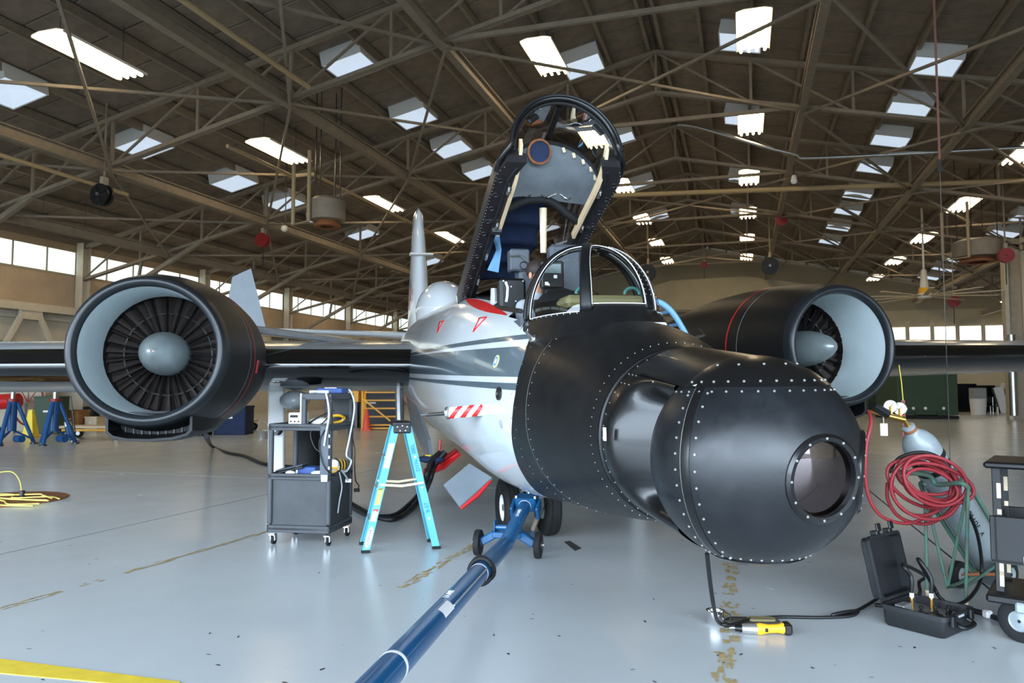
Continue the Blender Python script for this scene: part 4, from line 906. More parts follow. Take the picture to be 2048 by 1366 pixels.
# landing light arm, jack pin
pa, pb_ = acp(1090, 1000, 0, .16), acp(1066, 1060, 0, .05)
arm = MB().bar(pa, pb_, .05, .035).build('gear_link', 'steel_light', AC); MB().cyl(pb_, pb_ + Vector((-.02, 0, -.05)), .02, .012).build('link_pin', 'blue_tow', arm)
# belly doors and hatches
def door(pts, m, name, th=.02, extra=None):
    P = [Vector(p) for p in pts]; n = (P[1] - P[0]).cross(P[2] - P[0]).normalized() * th; k = len(P)
    return MB().add([tuple(p) for p in P] + [tuple(p + n) for p in P], [tuple(range(k))[::-1], tuple(range(k, 2 * k))] + [(i, (i + 1) % k, k + (i + 1) % k, k + i) for i in range(k)]).build(name, m, AC)
dl = door([acp(985, 958, 1, -.35), acp(940, 930, 1, -.05), acp(888, 973, 1, -.15), acp(920, 1016, 1, -.5)], 'door_grey', 'gear_door'); 
MB().tube([acp(981, 962, 1, -.37), acp(955, 990, 1, -.43), acp(922, 1017, 1, -.5)], [.012, .022, .014], 6).build('door_edge', 'red_paint', dl)
eh = [acp(845, 952, 1, 1.2), acp(848, 938, 1, 1.25), acp(880, 915, 1, 1.05), acp(912, 898, 1, .95), acp(918, 908, 1, .9), acp(885, 936, 1, 1.0)]; rd = door(eh, 'red_paint', 'ground_power_hatch', .03)
MB().tube([acp(850, 940, 1, 1.2), acp(885, 920, 1, 1.0), acp(912, 900, 1, .9)], .02, 6).build('hatch_rib', 'red_dark', rd); MB().cyl(acp(881, 880, 1, .98), acp(877, 930, 1, .98), .012, n=6).build('hatch_stay', 'red_paint', rd)
bd_ = door([acp(812, 790, 1, 4.2), acp(830, 800, 1, 3.0), acp(855, 880, 1, 2.4), acp(862, 925, 1, 2.4), acp(848, 905, 1, 3.2), acp(822, 850, 1, 4.0)], 'door_grey', 'bay_door', .04)
MB().cyl(acp(798, 758, 1, 3.9), acp(800, 840, 1, 3.9), .06, n=8).build('bay_strut', 'steel', AC)
# main gear (image left) seen through the equipment cart
mg = MB().box((-2.72, 4.0, .95), (.22, .14, 1.5), .02).build('main_gear_leg', 'white_paint', AC); MB().sphere((-2.72, 3.87, .95), .10, 18, 10).build('landing_lamp', 'chrome', mg, 60)
for px in (-2.72, 2.72):
    MB().lathe((px + (.42 if px < 0 else -.42), 4.1, .52), (1, 0, 0), [(.2, -.15), (.42, -.17), (.5, -.1), (.52, 0), (.5, .1), (.42, .17), (.2, .15)], 36).build('main_tyre', 'black_rubber', AC, 50)
MB().box((2.72, 4.0, .95), (.22, .14, 1.5), .02).build('main_gear_leg', 'white_paint', AC)
# ------------------------------------------------------------------ props on the floor
def at(px, py, depth): return EYE + ray(px, py) * depth
FWH = Vector((FW.x, FW.y, 0)).normalized()
def zat(px, py, p): d = ray(px, py); t = (Vector(p) - EYE).dot(FWH) / d.dot(FWH); return EYE.z + d.z * t
# boarding ladder rail beyond the nose
bl_ = thing('boarding_ladder', 'pale blue curved boarding ladder standing behind the black nose', 'ladder', (0, 0, 0))
def acw(p): return AMI.inverted() @ Vector(p)
for k, (dx, ds) in enumerate(((1.0, 0), (1.02, .42))):
    P = [acw(acp(px, py, 1, -.9) + Vector((0, ds, 0))) for px, py in ((1303, 602), (1322, 606), (1342, 622), (1360, 648), (1382, 690), (1400, 740))]
    foot = Vector((P[-1].x + .02, P[-1].y, P[-1].z - .35)); MB().tube(smooth_path(P + [(P[-1] + foot) / 2, foot], 6), .028, 8).build('rail', 'blue_light', bl_, 60)
    if k == 0: PA = P; FA = foot
    else:
        for t in range(1, 6): MB().cyl(PA[t], P[t], .016, n=6).build('rung', 'blue_light', bl_)
        for t in (.3, .6, .9): MB().cyl(PA[-1].lerp(FA, t), P[-1].lerp(foot, t), .016, n=6).build('rung', 'blue_light', bl_)
# tow bar
P0, P1, P2, P3 = at(1051, 1010, 7.05), at(1010, 1090, 6.25), at(780, 1340, 3.12), at(690, 1432, 2.62)
tb = thing('tow_bar', 'blue aircraft tow bar with two small wheels reaching from the nose gear', 'tow bar', (P1.x, P1.y, 0)); TBM = Matrix.Translation((-P1.x, -P1.y, 0)); T_ = lambda p: TBM @ Vector(p)
r = .066; d2 = (P2 - P1).normalized(); P3 = P2 + d2 * .62; d1 = (P1 - P0).normalized()
t1 = MB().cyl(T_(P0), T_(P1 + d1 * .02), r * .92, n=24).build('front_tube', 'blue_tow', tb, 40); t2 = MB().cyl(T_(P1 - d2 * .02), T_(P3), r, n=28).build('main_tube', 'blue_tow', tb, 40)
MB().cyl(T_(P0 + d1 * .03), T_(P0 + d1 * .045), r * .94, n=24).build('white_band', 'label_white', t1)
hb = MB().bar(T_(P0 - d1 * .14), T_(P0 + d1 * .02), .2, .13, (0, 0, 1), .015).build('tow_head', 'blue_tow', tb); a, b, d = frame(d1)
for sg in (-1, 1): MB().bar(T_(P0 - d1 * .1 + a * sg * .12 + Vector((0, 0, -.02))), T_(P0 + d1 * .06 + a * sg * .12 + Vector((0, 0, -.06))), .03, .12, (0, 0, 1), .006).build('head_cheek', 'blue_tow', hb)
for sg in (-1, 1): MB().cyl(T_(P0 + a * sg * .09 + Vector((0, 0, .06))), T_(P0 + a * sg * .09 + Vector((0, 0, .085))), .014, n=8).build('bolt', 'steel', hb)
for tt in (.30, .985): c = P1.lerp(P2, tt); MB().cyl(T_(c), T_(c + d2 * .025), r * 1.012, n=28).build('white_band', 'label_white', t2)
c = P1.lerp(P2, .37); MB().cyl(T_(c), T_(c + d2 * .022), r * 1.012, n=28).build('white_band', 'label_white', t2)
c = P1.lerp(P2, .33); a2, b2, _ = frame(d2); MB().tube([T_(c + (a2 * math.cos(t) + b2 * math.sin(t)) * (r + .016) + d2 * .03 * math.sin(t * 2)) for t in np.linspace(0, 6.2, 20)], .018, 7).build('rubber_tie', 'black_rubber', tb)
c = P1.lerp(P2, .35); MB().tube([T_(c + (a2 * math.cos(t) + b2 * math.sin(t)) * (r + .016) - d2 * .03 * math.sin(t)) for t in np.linspace(.4, 5.8, 18)], .015, 7).build('rubber_tie', 'black_rubber', tb)
upv = Vector((0, 0, 1)); sv = Vector((d2.y, -d2.x, 0)).normalized(); sv = sv if sv.dot(RT) > 0 else -sv; topn = sv.cross(d2).normalized(); topn = topn if topn.z > 0 else -topn
def on_tube(t, ang): n_ = (topn * math.cos(ang) + sv * math.sin(ang)).normalized(); return P1.lerp(P2, t) + n_ * (r + .0015), n_
def tube_text(s_, t, size, ang, par, A_, D_, rr, dx=None):
    dx = dx or d2
    n_ = (topn * math.cos(ang) + sv * math.sin(ang)).normalized(); o = T_(A_.lerp(D_, t) + n_ * (rr + .0045)); return text_mesh(s_, size, 'label_white', 'stencil', par, basis(o, -dx, n_.cross(-dx)), .0006)
tube_text('LA-0481', .66, .05, .05, t2, P1, P2, r); tube_text('LA-0481', .4, .045, .1, t1, P0, P1, r * .92, d1)
o, n_ = on_tube(.60, .55); rows = []
for i in range(7): rows.append([T_(P1.lerp(P2, t) + (topn * math.cos(g_) + sv * math.sin(g_)) * (r + .001)) for t in (.70, .765) for g_ in [.3 + .15 * i]])
MB().loft(rows, False).build('paper_label', 'label_white', t2)
MB().tube([T_(P1.lerp(P2, t) + (topn * .55 + sv * .85).normalized() * (r + .006)) for t in np.linspace(.38, .70, 8)], .006, 5).build('safety_cord', 'wing_grey', t2)
# tow bar carriage
W1, W2 = gp(957, 1111), gp(1076, 1117); ctr = (W1 + W2) / 2; av = (W2 - W1).normalized(); zc_ = .17
cg = MB().bar(T_(ctr - av * .13 + Vector((0, 0, zc_ + .03))), T_(ctr + av * .13 + Vector((0, 0, zc_ + .03))), .14, .05, (0, 0, 1), .006).build('carriage', 'blue_tow', tb)
MB().cyl(T_(ctr - av * .11 + Vector((0, .0, zc_ + .085))), T_(ctr + av * .1 + Vector((0, 0, zc_ + .085))), .025, n=12).build('spring_tube', 'blue_tow', cg)
for sg in (-1, 1):
    MB().bar(T_(ctr + av * sg * .11 + Vector((0, 0, zc_ + .03))), T_(ctr + av * sg * .24 + Vector((0, 0, .125))), .075, .07, (0, 0, 1), .01).build('axle_arm', 'blue_tow', cg)
    MB().box(T_(ctr + av * sg * .115 + Vector((0, 0, zc_ + .09))), (.012, .09, .12), .004, math.atan2(av.y, av.x)).build('lug', 'blue_tow', cg)
    wc = ctr + av * sg * .272 + Vector((0, 0, .115)); wh = MB().lathe(T_(wc), av, [(.04, -.028), (.09, -.03), (.112, -.024), (.115, 0), (.112, .024), (.09, .03), (.04, .028)], 30).build('carriage_wheel', 'black_rubber', tb, 45)
    MB().cyl(T_(wc - av * .035), T_(wc + av * .035), .045, n=14).build('wheel_hub', 'dark_steel', wh); MB().cyl(T_(wc + av * sg * .02), T_(wc + av * sg * .055), .014, n=8).build('axle_nut', 'steel', wh)
# step ladder
A_, B_, C_, D_ = gp(731, 1106), gp(728, 1090), gp(874, 1100), gp(864, 1076); ev = (Vector((-.855 * 0 + -.518, .855, 0))).normalized(); sp = Vector((ev.y, -ev.x, 0)); org = A_ + (C_ - A_) * .5 + ev * .2
SPR = (C_ - A_).dot(sp); WD = .40; ZT = zat(805, 853, A_ + (C_ - A_) * .5)
ld = thing('step_ladder', 'turquoise fibreglass step ladder standing open beside the equipment cart', 'ladder', (org.x, org.y, 0), math.atan2(sp.y, sp.x))
hs = SPR / 2
def lrail(x0, x1, y0, y1, name='rail'):
    mb = MB(); mb.bar((x0, y0, .01), (x1, y1, ZT), .012, .075, (0, 1, 0)); d_ = Vector((x1 - x0, y1 - y0, ZT)).normalized()
    rr = []
    for p in (Vector((x0, y0, .01)), Vector((x1, y1, ZT))):
        rr.append([p + Vector((dx, dy, 0)) for dx, dy in ((-.034, -.0), (.034, 0), (.034, -.0), (.034, .026), (.026, .026), (.026, .008), (-.026, .008), (-.026, .026), (-.034, .026))] if y0 < 0 else [p + Vector((dx, -dy, 0)) for dx, dy in ((-.034, -.0), (.034, 0), (.034, -.0), (.034, .026), (.026, .026), (.026, .008), (-.026, .008), (-.026, .026), (-.034, .026))])
    m2 = MB(); m2.loft(rr, True, True, True); return m2.build(name, 'ladder_blue', ld)
xt = .055
rl = [lrail(-hs, -xt, -WD / 2, -WD / 2 + .06), lrail(-hs, -xt, WD / 2, WD / 2 - .06), lrail(hs, xt, -WD / 2 + .02, -WD / 2 + .07), lrail(hs, xt, WD / 2 - .02, WD / 2 - .07)]
for x, y in ((-hs, -WD / 2), (-hs, WD / 2), (hs, -WD / 2 + .02), (hs, WD / 2 - .02)): MB().box((x, y + (.013 if y < 0 else -.013), .014), (.08, .04, .028), .006).build('foot', 'black_rubber', ld)
tc_ = MB(); tc_.box((0, 0, ZT + .02), (.17, .33, .05), .012); tc_.box((0, -.15, ZT - .02), (.16, .03, .09), .01); tc_.box((0, .15, ZT - .02), (.16, .03, .09), .01); tcap = tc_.build('top_cap', 'black_plastic', ld)
for dx, dz in ((-.045, 0), (.0, .01), (.045, 0), (-.02, -.035), (.03, -.035)): MB().cyl((dx, -.172, ZT - .005 + dz), (dx, -.164, ZT - .005 + dz), .006, n=8).build('rivet', 'steel', tcap)
for k in range(1, 4):
    t = k / 4; x = -hs + (hs - xt) * t; MB().box((x, 0, ZT * t), (.075, WD - .12 * t - .03, .022), .004).build('step', 'alu', ld)
for k in (1, 2, 3):
    t = k / 4; x = hs - (hs - xt) * t; MB().cyl((x, -WD / 2 + .03, ZT * t), (x, WD / 2 - .03, ZT * t), .012, n=8).build('rear_bar', 'alu', ld)
for sg in (-1, 1):
    t = .53; x0 = -hs + (hs - xt) * t; y = sg * (WD / 2 + (.012 if sg < 0 else -.06))
    y = -(WD / 2 - .06 * t + .012) if sg < 0 else (WD / 2 - .06 * t - .03); MB().tube([(x0 - .02, y, ZT * t + .005), (0, y, ZT * t - .012), (-x0 + .02, y, ZT * t + .012)], .013, 8).build('spreader', 'wood_cream', ld)
def on_rail(t, side, u=0., lift=.002):      # point on the outer face of the near rails
    x0, x1, y0, y1 = (-hs, -xt, -WD / 2, -WD / 2 + .06) if side < 0 else (hs, xt, -WD / 2 + .02, -WD / 2 + .07); return Vector((x0 + (x1 - x0) * t + u, y0 + (y1 - y0) * t - lift, .01 + (ZT - .01) * t))
def rail_patch(t0, t1, w_, m, name, side=-1, par=None): MB().add([on_rail(t0, side, -w_), on_rail(t0, side, w_), on_rail(t1, side, w_), on_rail(t1, side, -w_)], [(0, 1, 2, 3)]).build(name, m, par or rl[0 if side < 0 else 2])
rail_patch(.66, .86, .026, 'label_white', 'instruction_label'); rail_patch(.37, .50, .022, 'label_yellow', 'warning_label'); rail_patch(.485, .50, .022, 'ink', 'warning_bar'); rail_patch(.24, .325, .024, 'label_white', 'size_label'); rail_patch(.315, .335, .024, 'label_red', 'size_label_top')
cen = on_rail(.115, -1, 0, .003); du = (on_rail(.2, -1) - on_rail(.1, -1)).normalized(); sx = Vector((1, 0, 0)); MB().add([cen + du * (.1 * math.cos(t)) + sx * (.027 * math.sin(t)) for t in np.linspace(0, 6.283, 25)[:-1]], [tuple(range(24))]).build('logo_oval', 'label_white', rl[0])
nrm = Vector((0, -1, 0)); text_mesh('WERNER', .036, 'ink', 'logo_lettering', rl[0], basis(on_rail(.115, -1, 0, .005), du, nrm.cross(du)), .0004)
dr = (on_rail(.1, 1) - on_rail(.2, 1)).normalized(); text_mesh('7', .03, 'ink', 'size_number', rl[0], basis(on_rail(.27, -1, 0, .004), du, nrm.cross(du)), .0004)
mat('ink_blue', (40, 110, 136), .6); du2 = (on_rail(.2, 1) - on_rail(.1, 1)).normalized(); text_mesh('DYN-1 38EL', .05, 'ink_blue', 'marker_lettering', rl[2], basis(on_rail(.74, 1, 0, .004), du2, nrm.cross(du2)), .0004); text_mesh('B-57', .05, 'ink_blue', 'marker_lettering', rl[2], basis(on_rail(.33, 1, 0, .004), du2, nrm.cross(du2)), .0004)
# equipment cart
C1, C2 = gp(655, 1094), gp(541, 1090); fv = (C1 - C2).normalized(); bv = Vector((-fv.y, fv.x, 0)); CWD = (C1 - C2).length + .06; CDP = .58; cc = (C1 + C2) / 2 + bv * (CDP / 2 - .03)
ec = thing('equipment_cart', 'dark grey plastic equipment cart with cabinet and raised shelf', 'cart', (cc.x, cc.y, 0), math.atan2(fv.y, fv.x)); ECM = (Matrix.Translation((cc.x, cc.y, 0)) @ Matrix.Rotation(math.atan2(fv.y, fv.x), 4, 'Z'))
hx, hy = CWD / 2, CDP / 2; f0 = C1; ZA = [zat(665, y, C1) for y in (1052, 948, 848, 787)]   # cabinet bottom, mid shelf, top shelf, raised shelf
z0, z1, z2, z3 = ZA[0], ZA[1], ZA[2], ZA[3]
for nm, z, th_ in (('bottom_shelf', z0, .07), ('middle_shelf', z1, .06), ('top_shelf', z2, .065)):
    mb = MB(); mb.box((0, 0, z - th_ / 2), (CWD, CDP, .02)); 
    for sg in (-1, 1): mb.box((0, sg * (hy - .012), z - th_ / 2), (CWD, .024, th_), .006); mb.box((sg * (hx - .012), 0, z - th_ / 2), (.024, CDP, th_), .006)
    mb.build(nm, 'cart_grey', ec)
for sx_ in (-1, 1):
    for sy_ in (-1, 1): MB().box((sx_ * (hx - .022), sy_ * (hy - .022), (z0 + z2) / 2), (.044, .044, z2 - z0 - .02), .008).build('post', 'cart_grey', ec)
MB().box((0, -hy + .03, (z0 + z1) / 2 - .02), (CWD - .08, .012, z1 - z0 - .04)).build('cabinet_door', 'cart_panel', ec)
for sg in (-1, 1): MB().box((sg * (hx - .02), 0, (z0 + z1) / 2 - .02), (.012, CDP - .08, z1 - z0 - .04)).build('cabinet_side', 'cart_panel', ec)
MB().box((0, hy - .03, (z0 + z1) / 2 - .02), (CWD - .08, .012, z1 - z0 - .04)).build('cabinet_back', 'cart_panel', ec)
xr0 = -hx + CWD * (605 - 537) / 128.; rx_c = (xr0 + hx) / 2; rw = hx - xr0
mb = MB(); mb.box((rx_c, 0, z3 - .03), (rw, CDP, .06), .006); mb.build('raised_shelf', 'cart_grey', ec)
for sx_ in (xr0 + .02, hx - .02):
    for sy_ in (-1, 1): MB().box((sx_, sy_ * (hy - .022), (z2 + z3) / 2 - .02), (.04, .044, z3 - z2 - .03), .006).build('riser_post', 'cart_grey', ec)
MB().box((rx_c, hy - .03, (z2 + z3) / 2 - .03), (rw - .06, .01, z3 - z2 - .05)).build('riser_back', 'black_plastic', ec)
pp = MB().box((hx - .055, -hy - .012, (z1 + z2) / 2 - .03), (.085, .02, z2 - z1 + .03), .004).build('patch_panel', 'seat_grey', ec)
for k in range(4): MB().box((hx - .008, -hy - .014, z1 + .06 + .1 * k), (.012, .02, .03), .003).build('panel_socket', 'label_white', pp)
MB().box((hx - .05, -hy - .024, z1 - .035), (.06, .006, .06)).build('inventory_label', 'label_white', ec)
MB().box((xr0 - .015, -hy + .02, (z2 + z3) / 2), (.012, .02, z3 - z2)).build('white_edge', 'label_white', ec)
for sx_ in (-1, 1):
    for sy_ in (-1, 1):
        x, y = sx_ * (hx - .04), sy_ * (hy - .05); ca_ = MB(); ca_.box((x, y, .098), (.055, .055, .012)); ca_.box((x - .02, y + .02, .07), (.006, .05, .06)); ca_.box((x + .02, y + .02, .07), (.006, .05, .06)); c2 = ca_.build('caster_fork', 'chrome', ec); MB().lathe((x, y + .028, .05), (1, 0, 0), [(.012, -.014), (.04, -.015), (.05, -.01), (.05, .01), (.04, .015), (.012, .014)], 20).build('caster_wheel', 'black_rubber', c2, 40)
def on_cart(name, label, cat, x, y, z, rz=0., group=None):
    p = ECM @ Vector((x, y, z)); return thing(name, label, cat, tuple(p), math.atan2(fv.y, fv.x) + rz, group)
zs2, zs1, zs3 = z2 - .022, z1 - .02, z3
t = on_cart('power_supply', 'small white bench power supply on the top shelf of the cart', 'instrument', -hx + .17, 0.0, zs2); MB().box((0, 0, .06), (.14, .16, .12), .008).build('case', 'label_white', t); MB().box((-.01, -.081, .085), (.08, .004, .025)).build('display', 'ink', t)
for k in range(3): MB().cyl((-.04 + .04 * k, -.08, .035), (-.04 + .04 * k, -.09, .035), .008, n=8).build('knob', 'ink', t)
t = on_cart('paper_sheets', 'loose white paper sheets on the cart top shelf', 'paper', -hx + .13, -.18, zs2, .2); MB().box((0, 0, .004), (.2, .14, .008)).build('sheet', 'label_white', t); MB().box((.02, .01, .011), (.19, .13, .006), 0, .2).build('sheet', 'label_white', t)
t = on_cart('fabric_pouch', 'white folded pouch with black straps inside the raised shelf', 'pouch', rx_c - .02, -.14, zs2, .1); MB().sphere((0, 0, .04), .1, 16, 8, (1.1, .8, .4)).build('pouch', 'label_white', t, 60); MB().tube(smooth_path([(-.1, -.06, .02), (-.02, -.09, .07), (.08, -.06, .12), (.14, -.05, .15)], 5), .008, 6).build('strap', 'hose_black', t); MB().tube(smooth_path([(.12, -.05, .12), (.05, -.1, .03), (-.05, -.14, -.05), (.0, -.16, -.2), (.1, -.16, -.24), (.16, -.15, -.1), (.15, -.12, .05)], 6), .006, 6).build('cord', 'hose_black', t)
t = on_cart('network_switch', 'blue network switch with white sleeve on the raised shelf', 'electronics', rx_c + .02, .05, zs3); MB().box((0, 0, .025), (.26, .18, .05), .006).build('case', 'net_blue', t); MB().box((-.1, -.03, .014), (.2, .16, .028), .004).build('sleeve', 'label_white', t); MB().box((0, -.05, .053), (.12, .02, .006)).build('light_bar', 'label_white', t)
t = on_cart('laptop', 'dark closed laptop leaning on the middle shelf of the cart', 'laptop', -hx + .16, -.12, zs1, .15); MB().box((0, .02, .04), (.28, .2, .022), .006, Matrix.Rotation(.0, 3, 'Z') @ Matrix.Rotation(-.22, 3, 'Y')).build('base', 'black_plastic', t); MB().box((.0, .02, .062), (.27, .19, .012), .004, Matrix.Rotation(-.22, 3, 'Y')).build('lid', 'seat_grey', t)
t = on_cart('computer_mouse', 'white computer mouse on the middle shelf of the cart', 'mouse', -hx + .20, -hy + .07, zs1); MB().sphere((0, 0, .018), .05, 16, 8, (1, .65, .45)).build('shell', 'label_white', t, 60); MB().box((.0, 0, .038), (.012, .02, .008), .002).build('wheel', 'wing_grey', t)
t = on_cart('interface_box', 'blue interface box beside the white mouse on the cart', 'electronics', -hx + .33, -.08, zs1); MB().box((0, 0, .035), (.18, .14, .07), .006).build('case', 'net_blue', t); MB().box((-.1, 0, .035), (.02, .15, .076), .004).build('end_cap', 'label_white', t)
def coil(name, label, x, y, z, r_, n, m, th_=.006, tilt=.2):
    t = on_cart(name, label, 'cable', x, y, z); pts = []
    for k in range(n * 14): a = 2 * math.pi * k / 14; rr = r_ * (1 + .12 * math.sin(k * .7)); pts.append((rr * math.cos(a), rr * .7 * math.sin(a), th_ + .004 * (k / 14) + tilt * (math.sin(a) + 1) * r_ * .5))
    MB().tube(pts, th_, 6).build('loop', m, t, 60); MB().box((pts[-1][0], pts[-1][1], pts[-1][2]), (.02, .012, .012), .002).build('plug', 'label_white', t); return t
coil('cable_coil', 'white coiled cable on the middle cart shelf', -hx + .47, -.20, zs1, .06, 4, 'cable_white'); coil('cable_coil', 'yellow coiled network cable under the raised cart shelf', hx - .12, .1, zs2, .09, 4, 'cable_yellow', .008, .8); coil('cable_coil', 'yellow coiled cable behind the patch panel on the cart', hx - .07, -.05, zs1, .06, 3, 'cable_yellow', .008, .6)
t = on_cart('adapter_box', 'white wall adapter box on the middle cart shelf', 'adapter', hx - .12, .12, zs1); MB().box((0, 0, .06), (.1, .1, .12), .006).build('case', 'label_white', t); MB().box((.09, -.03, .03), (.06, .06, .06), .006).build('plug_block', 'label_white', t)
def cart_cable(pts, r_, m, label, plug=None):
    t = thing('hanging_cable', label, 'cable', tuple(ECM @ Vector(pts[0])), math.atan2(fv.y, fv.x)); o = Vector(pts[0]); MB().tube(smooth_path([Vector(p) - o for p in pts], 8), r_, 7).build('cable', m, t, 60)
    if plug: MB().box(tuple(Vector(pts[-1]) - o), (.06, .02, .035), .004).build('connector', plug, t)
e = hx + .012
cart_cable([(rx_c - .15, -.1, zs3 + .012), (rx_c + .05, -hy + .04, zs3 + .02), (hx - .04, -hy - .02, zs3 - .02), (hx - .01, -hy - .03, zs3 - .2), (hx - .04, -hy - .035, zs2 - .1), (hx - .05, -hy - .035, zs2 - .18)], .009, 'cable_white', 'white cable draped down the front corner of the cart')
cart_cable([(rx_c + .1, .12, zs3 + .03), (e, .16, zs3 + .02), (e + .03, .2, zs3 - .15), (e + .01, .12, zs2 - .15), (e + .0, .08, zs2 - .3), (e + .02, .16, zs1 + .1), (e + .01, .05, zs1 + .01), (e, -.1, zs1 + .05)], .009, 'cable_white', 'white cable looping down the open side of the cart')
cart_cable([(hx - .05, -hy - .03, zs2 - .03), (hx - .1, -hy - .035, zs2 - .15), (hx - .07, -hy - .035, zs1 + .15), (hx - .02, -hy - .03, zs1 + .06), (e, -.2, zs1)], .006, 'hose_black', 'thin black cable hanging across the patch panel')
cart_cable([(e, -.1, zs1 + .06), (e + .02, 0, zs1 - .02), (e + .03, .06, zs1 - .08)], .01, 'wing_grey', 'grey cable with a wide connector hanging off the cart', 'label_white')
cart_cable([(e, -.1, zs1 + .02), (e + .02, -.08, zs1 - .12), (e + .01, -.11, zs1 - .25), (e + .015, -.16, zs1 - .36)], .007, 'wing_grey', 'grey cable end dangling before the cabinet side')
cart_cable([(e, .18, zs2 - .05), (e + .03, .22, zs2 - .25), (e + .04, .2, zs1 + .05), (e + .03, .26, zs1 - .1), (e + .05, .3, zs1 - .16), (e + .04, .27, zs1 - .2)], .006, 'hose_black', 'black cable hanging down the rear edge of the cart', 'black_plastic')
for k in range(5):
    y = -.16 + .035 * k; cart_cable([(e - .02, y, zs1 + .16 - .012 * k), (e + .02, y + .02, zs1 + .12), (e + .01, y + .06, zs1 + .05), (e - .03, y + .08, zs1 + .02)], .009, ('hose_black', 'cable_yellow')[k % 2], 'short %s patch cable bunched at the side of the cart panel' % ('black', 'yellow')[k % 2])
for o_ in [o for o in COL.objects if str(o.get('label')).endswith('bunched at the side of the cart panel')]: o_['group'] = 'patch cables at the side of the cart'
# pelican-type case
L_, F_, R_ = gp(1793, 1250), gp(1893, 1284), gp(1952, 1258); kx = (R_ - F_).normalized(); ky = Vector((-kx.y, kx.x, 0)); kw = .40; kd = .40; co = F_ + kx * kw / 2 + ky * kd / 2
cs = thing('equipment_case', 'open black hard equipment case standing on the floor', 'case', (co.x, co.y, 0), math.atan2(kx.y, kx.x)); kh = .135
mb = MB(); hx_, hy_ = kw / 2, kd / 2
def rrect(wx, wy, z, rad=.03): 
    out = []
    for cx, cy, a0 in ((1, 1, 0), (-1, 1, 90), (-1, -1, 180), (1, -1, 270)):
        for k in range(5): a = R(a0 + 22.5 * k); out.append((cx * (wx - rad) + rad * math.cos(a), cy * (wy - rad) + rad * math.sin(a), z))
    return out
mb.loft([rrect(hx_ - .025, hy_ - .025, .004), rrect(hx_ - .015, hy_ - .015, .02), rrect(hx_ - .01, hy_ - .01, kh - .03), rrect(hx_, hy_, kh - .028), rrect(hx_, hy_, kh), rrect(hx_ - .018, hy_ - .018, kh), rrect(hx_ - .022, hy_ - .022, kh - .06)], True, True, False); mb.build('case_base', 'case_black', cs, 40)
MB().box((0, 0, kh - .055), (kw - .05, kd - .05, .01), .002).build('panel_plate', 'alu', cs)
lid = thing('lid_tmp', None, None); lm_ = Matrix.Translation((0, hy_ - .01, kh + .01)) @ Matrix.Rotation(R(-12), 4, 'X') @ Matrix.Rotation(R(90), 4, 'X') @ Matrix.Translation((0, hy_, 0))
mb = MB(); mb.M = lm_; mb.loft([rrect(hx_ - .02, hy_ - .02, -.055), rrect(hx_ - .01, hy_ - .01, -.045), rrect(hx_ - .008, hy_ - .008, 0), rrect(hx_, hy_, .0), rrect(hx_, hy_, .018), rrect(hx_ - .018, hy_ - .018, .018), rrect(hx_ - .022, hy_ - .022, -.04)], True, True, True); ldo = mb.build('lid', 'case_black', cs, 40); bpy.data.objects.remove(lid)
for x in (-.08, .08): mb = MB(); mb.M = lm_; mb.box((x, hy_ + .012, -.0), (.045, .03, .05), .005); mb.box((x, hy_ + .045, .03), (.05, .05, .014), .004); mb.build('latch', 'black_plastic', ldo)
for x in (-.11, .11): MB().cyl((x - .05, hy_ + .002, kh + .005), (x + .05, hy_ + .002, kh + .005), .012, n=8).build('hinge', 'black_plastic', cs)
MB().tube(smooth_path([(-.075, -hy_ - .0, kh - .05), (-.07, -hy_ - .045, kh - .07), (.07, -hy_ - .045, kh - .07), (.075, -hy_ - .0, kh - .05)], 5), .014, 8).build('handle', 'black_plastic', cs, 60)
for x in (-.12, .12): MB().box((x, -hy_ - .008, kh - .03), (.05, .02, .07), .006).build('latch_seat', 'black_plastic', cs)
MB().box((0, -hy_ - .002, kh - .018), (.07, .004, .014)).build('name_plate', 'wing_grey', cs)
MB().box((-.09, .1, kh - .025), (.11, .06, .05), .004).build('manifold', 'alu', cs); MB().tube([(-.09 + .07 * math.cos(t), -.06 + .07 * math.sin(t), kh - .035) for t in np.linspace(0, 6.2, 24)], .008, 6).build('tube_coil', 'hose_black', cs)
for x, y in ((.02, .1), (.11, .02)):
    f = MB().lathe((x, y, kh - .05), (0, 0, 1), [(.011, 0), (.014, .01), (.011, .02), (.013, .035), (.010, .05), (.012, .06), (.009, .075)], 12, False, True).build('brass_fitting', 'brass', cs, 40); MB().cyl((x, y, kh + .022), (x, y, kh + .05), .013, n=10).build('fitting_tag', 'label_white', f)
for x, y in ((-.03, .02), (.05, -.03), (.06, -.1), (.12, -.08)): MB().lathe((x, y, kh - .05), (0, 0, 1), [(.016, 0), (.016, .012), (.008, .014), (.008, .03), (.014, .032), (.014, .042)], 12, False, True).build('valve_knob', 'black_plastic', cs, 40)
CSM = Matrix.Translation((co.x, co.y, 0)) @ Matrix.Rotation(math.atan2(kx.y, kx.x), 4, 'Z')
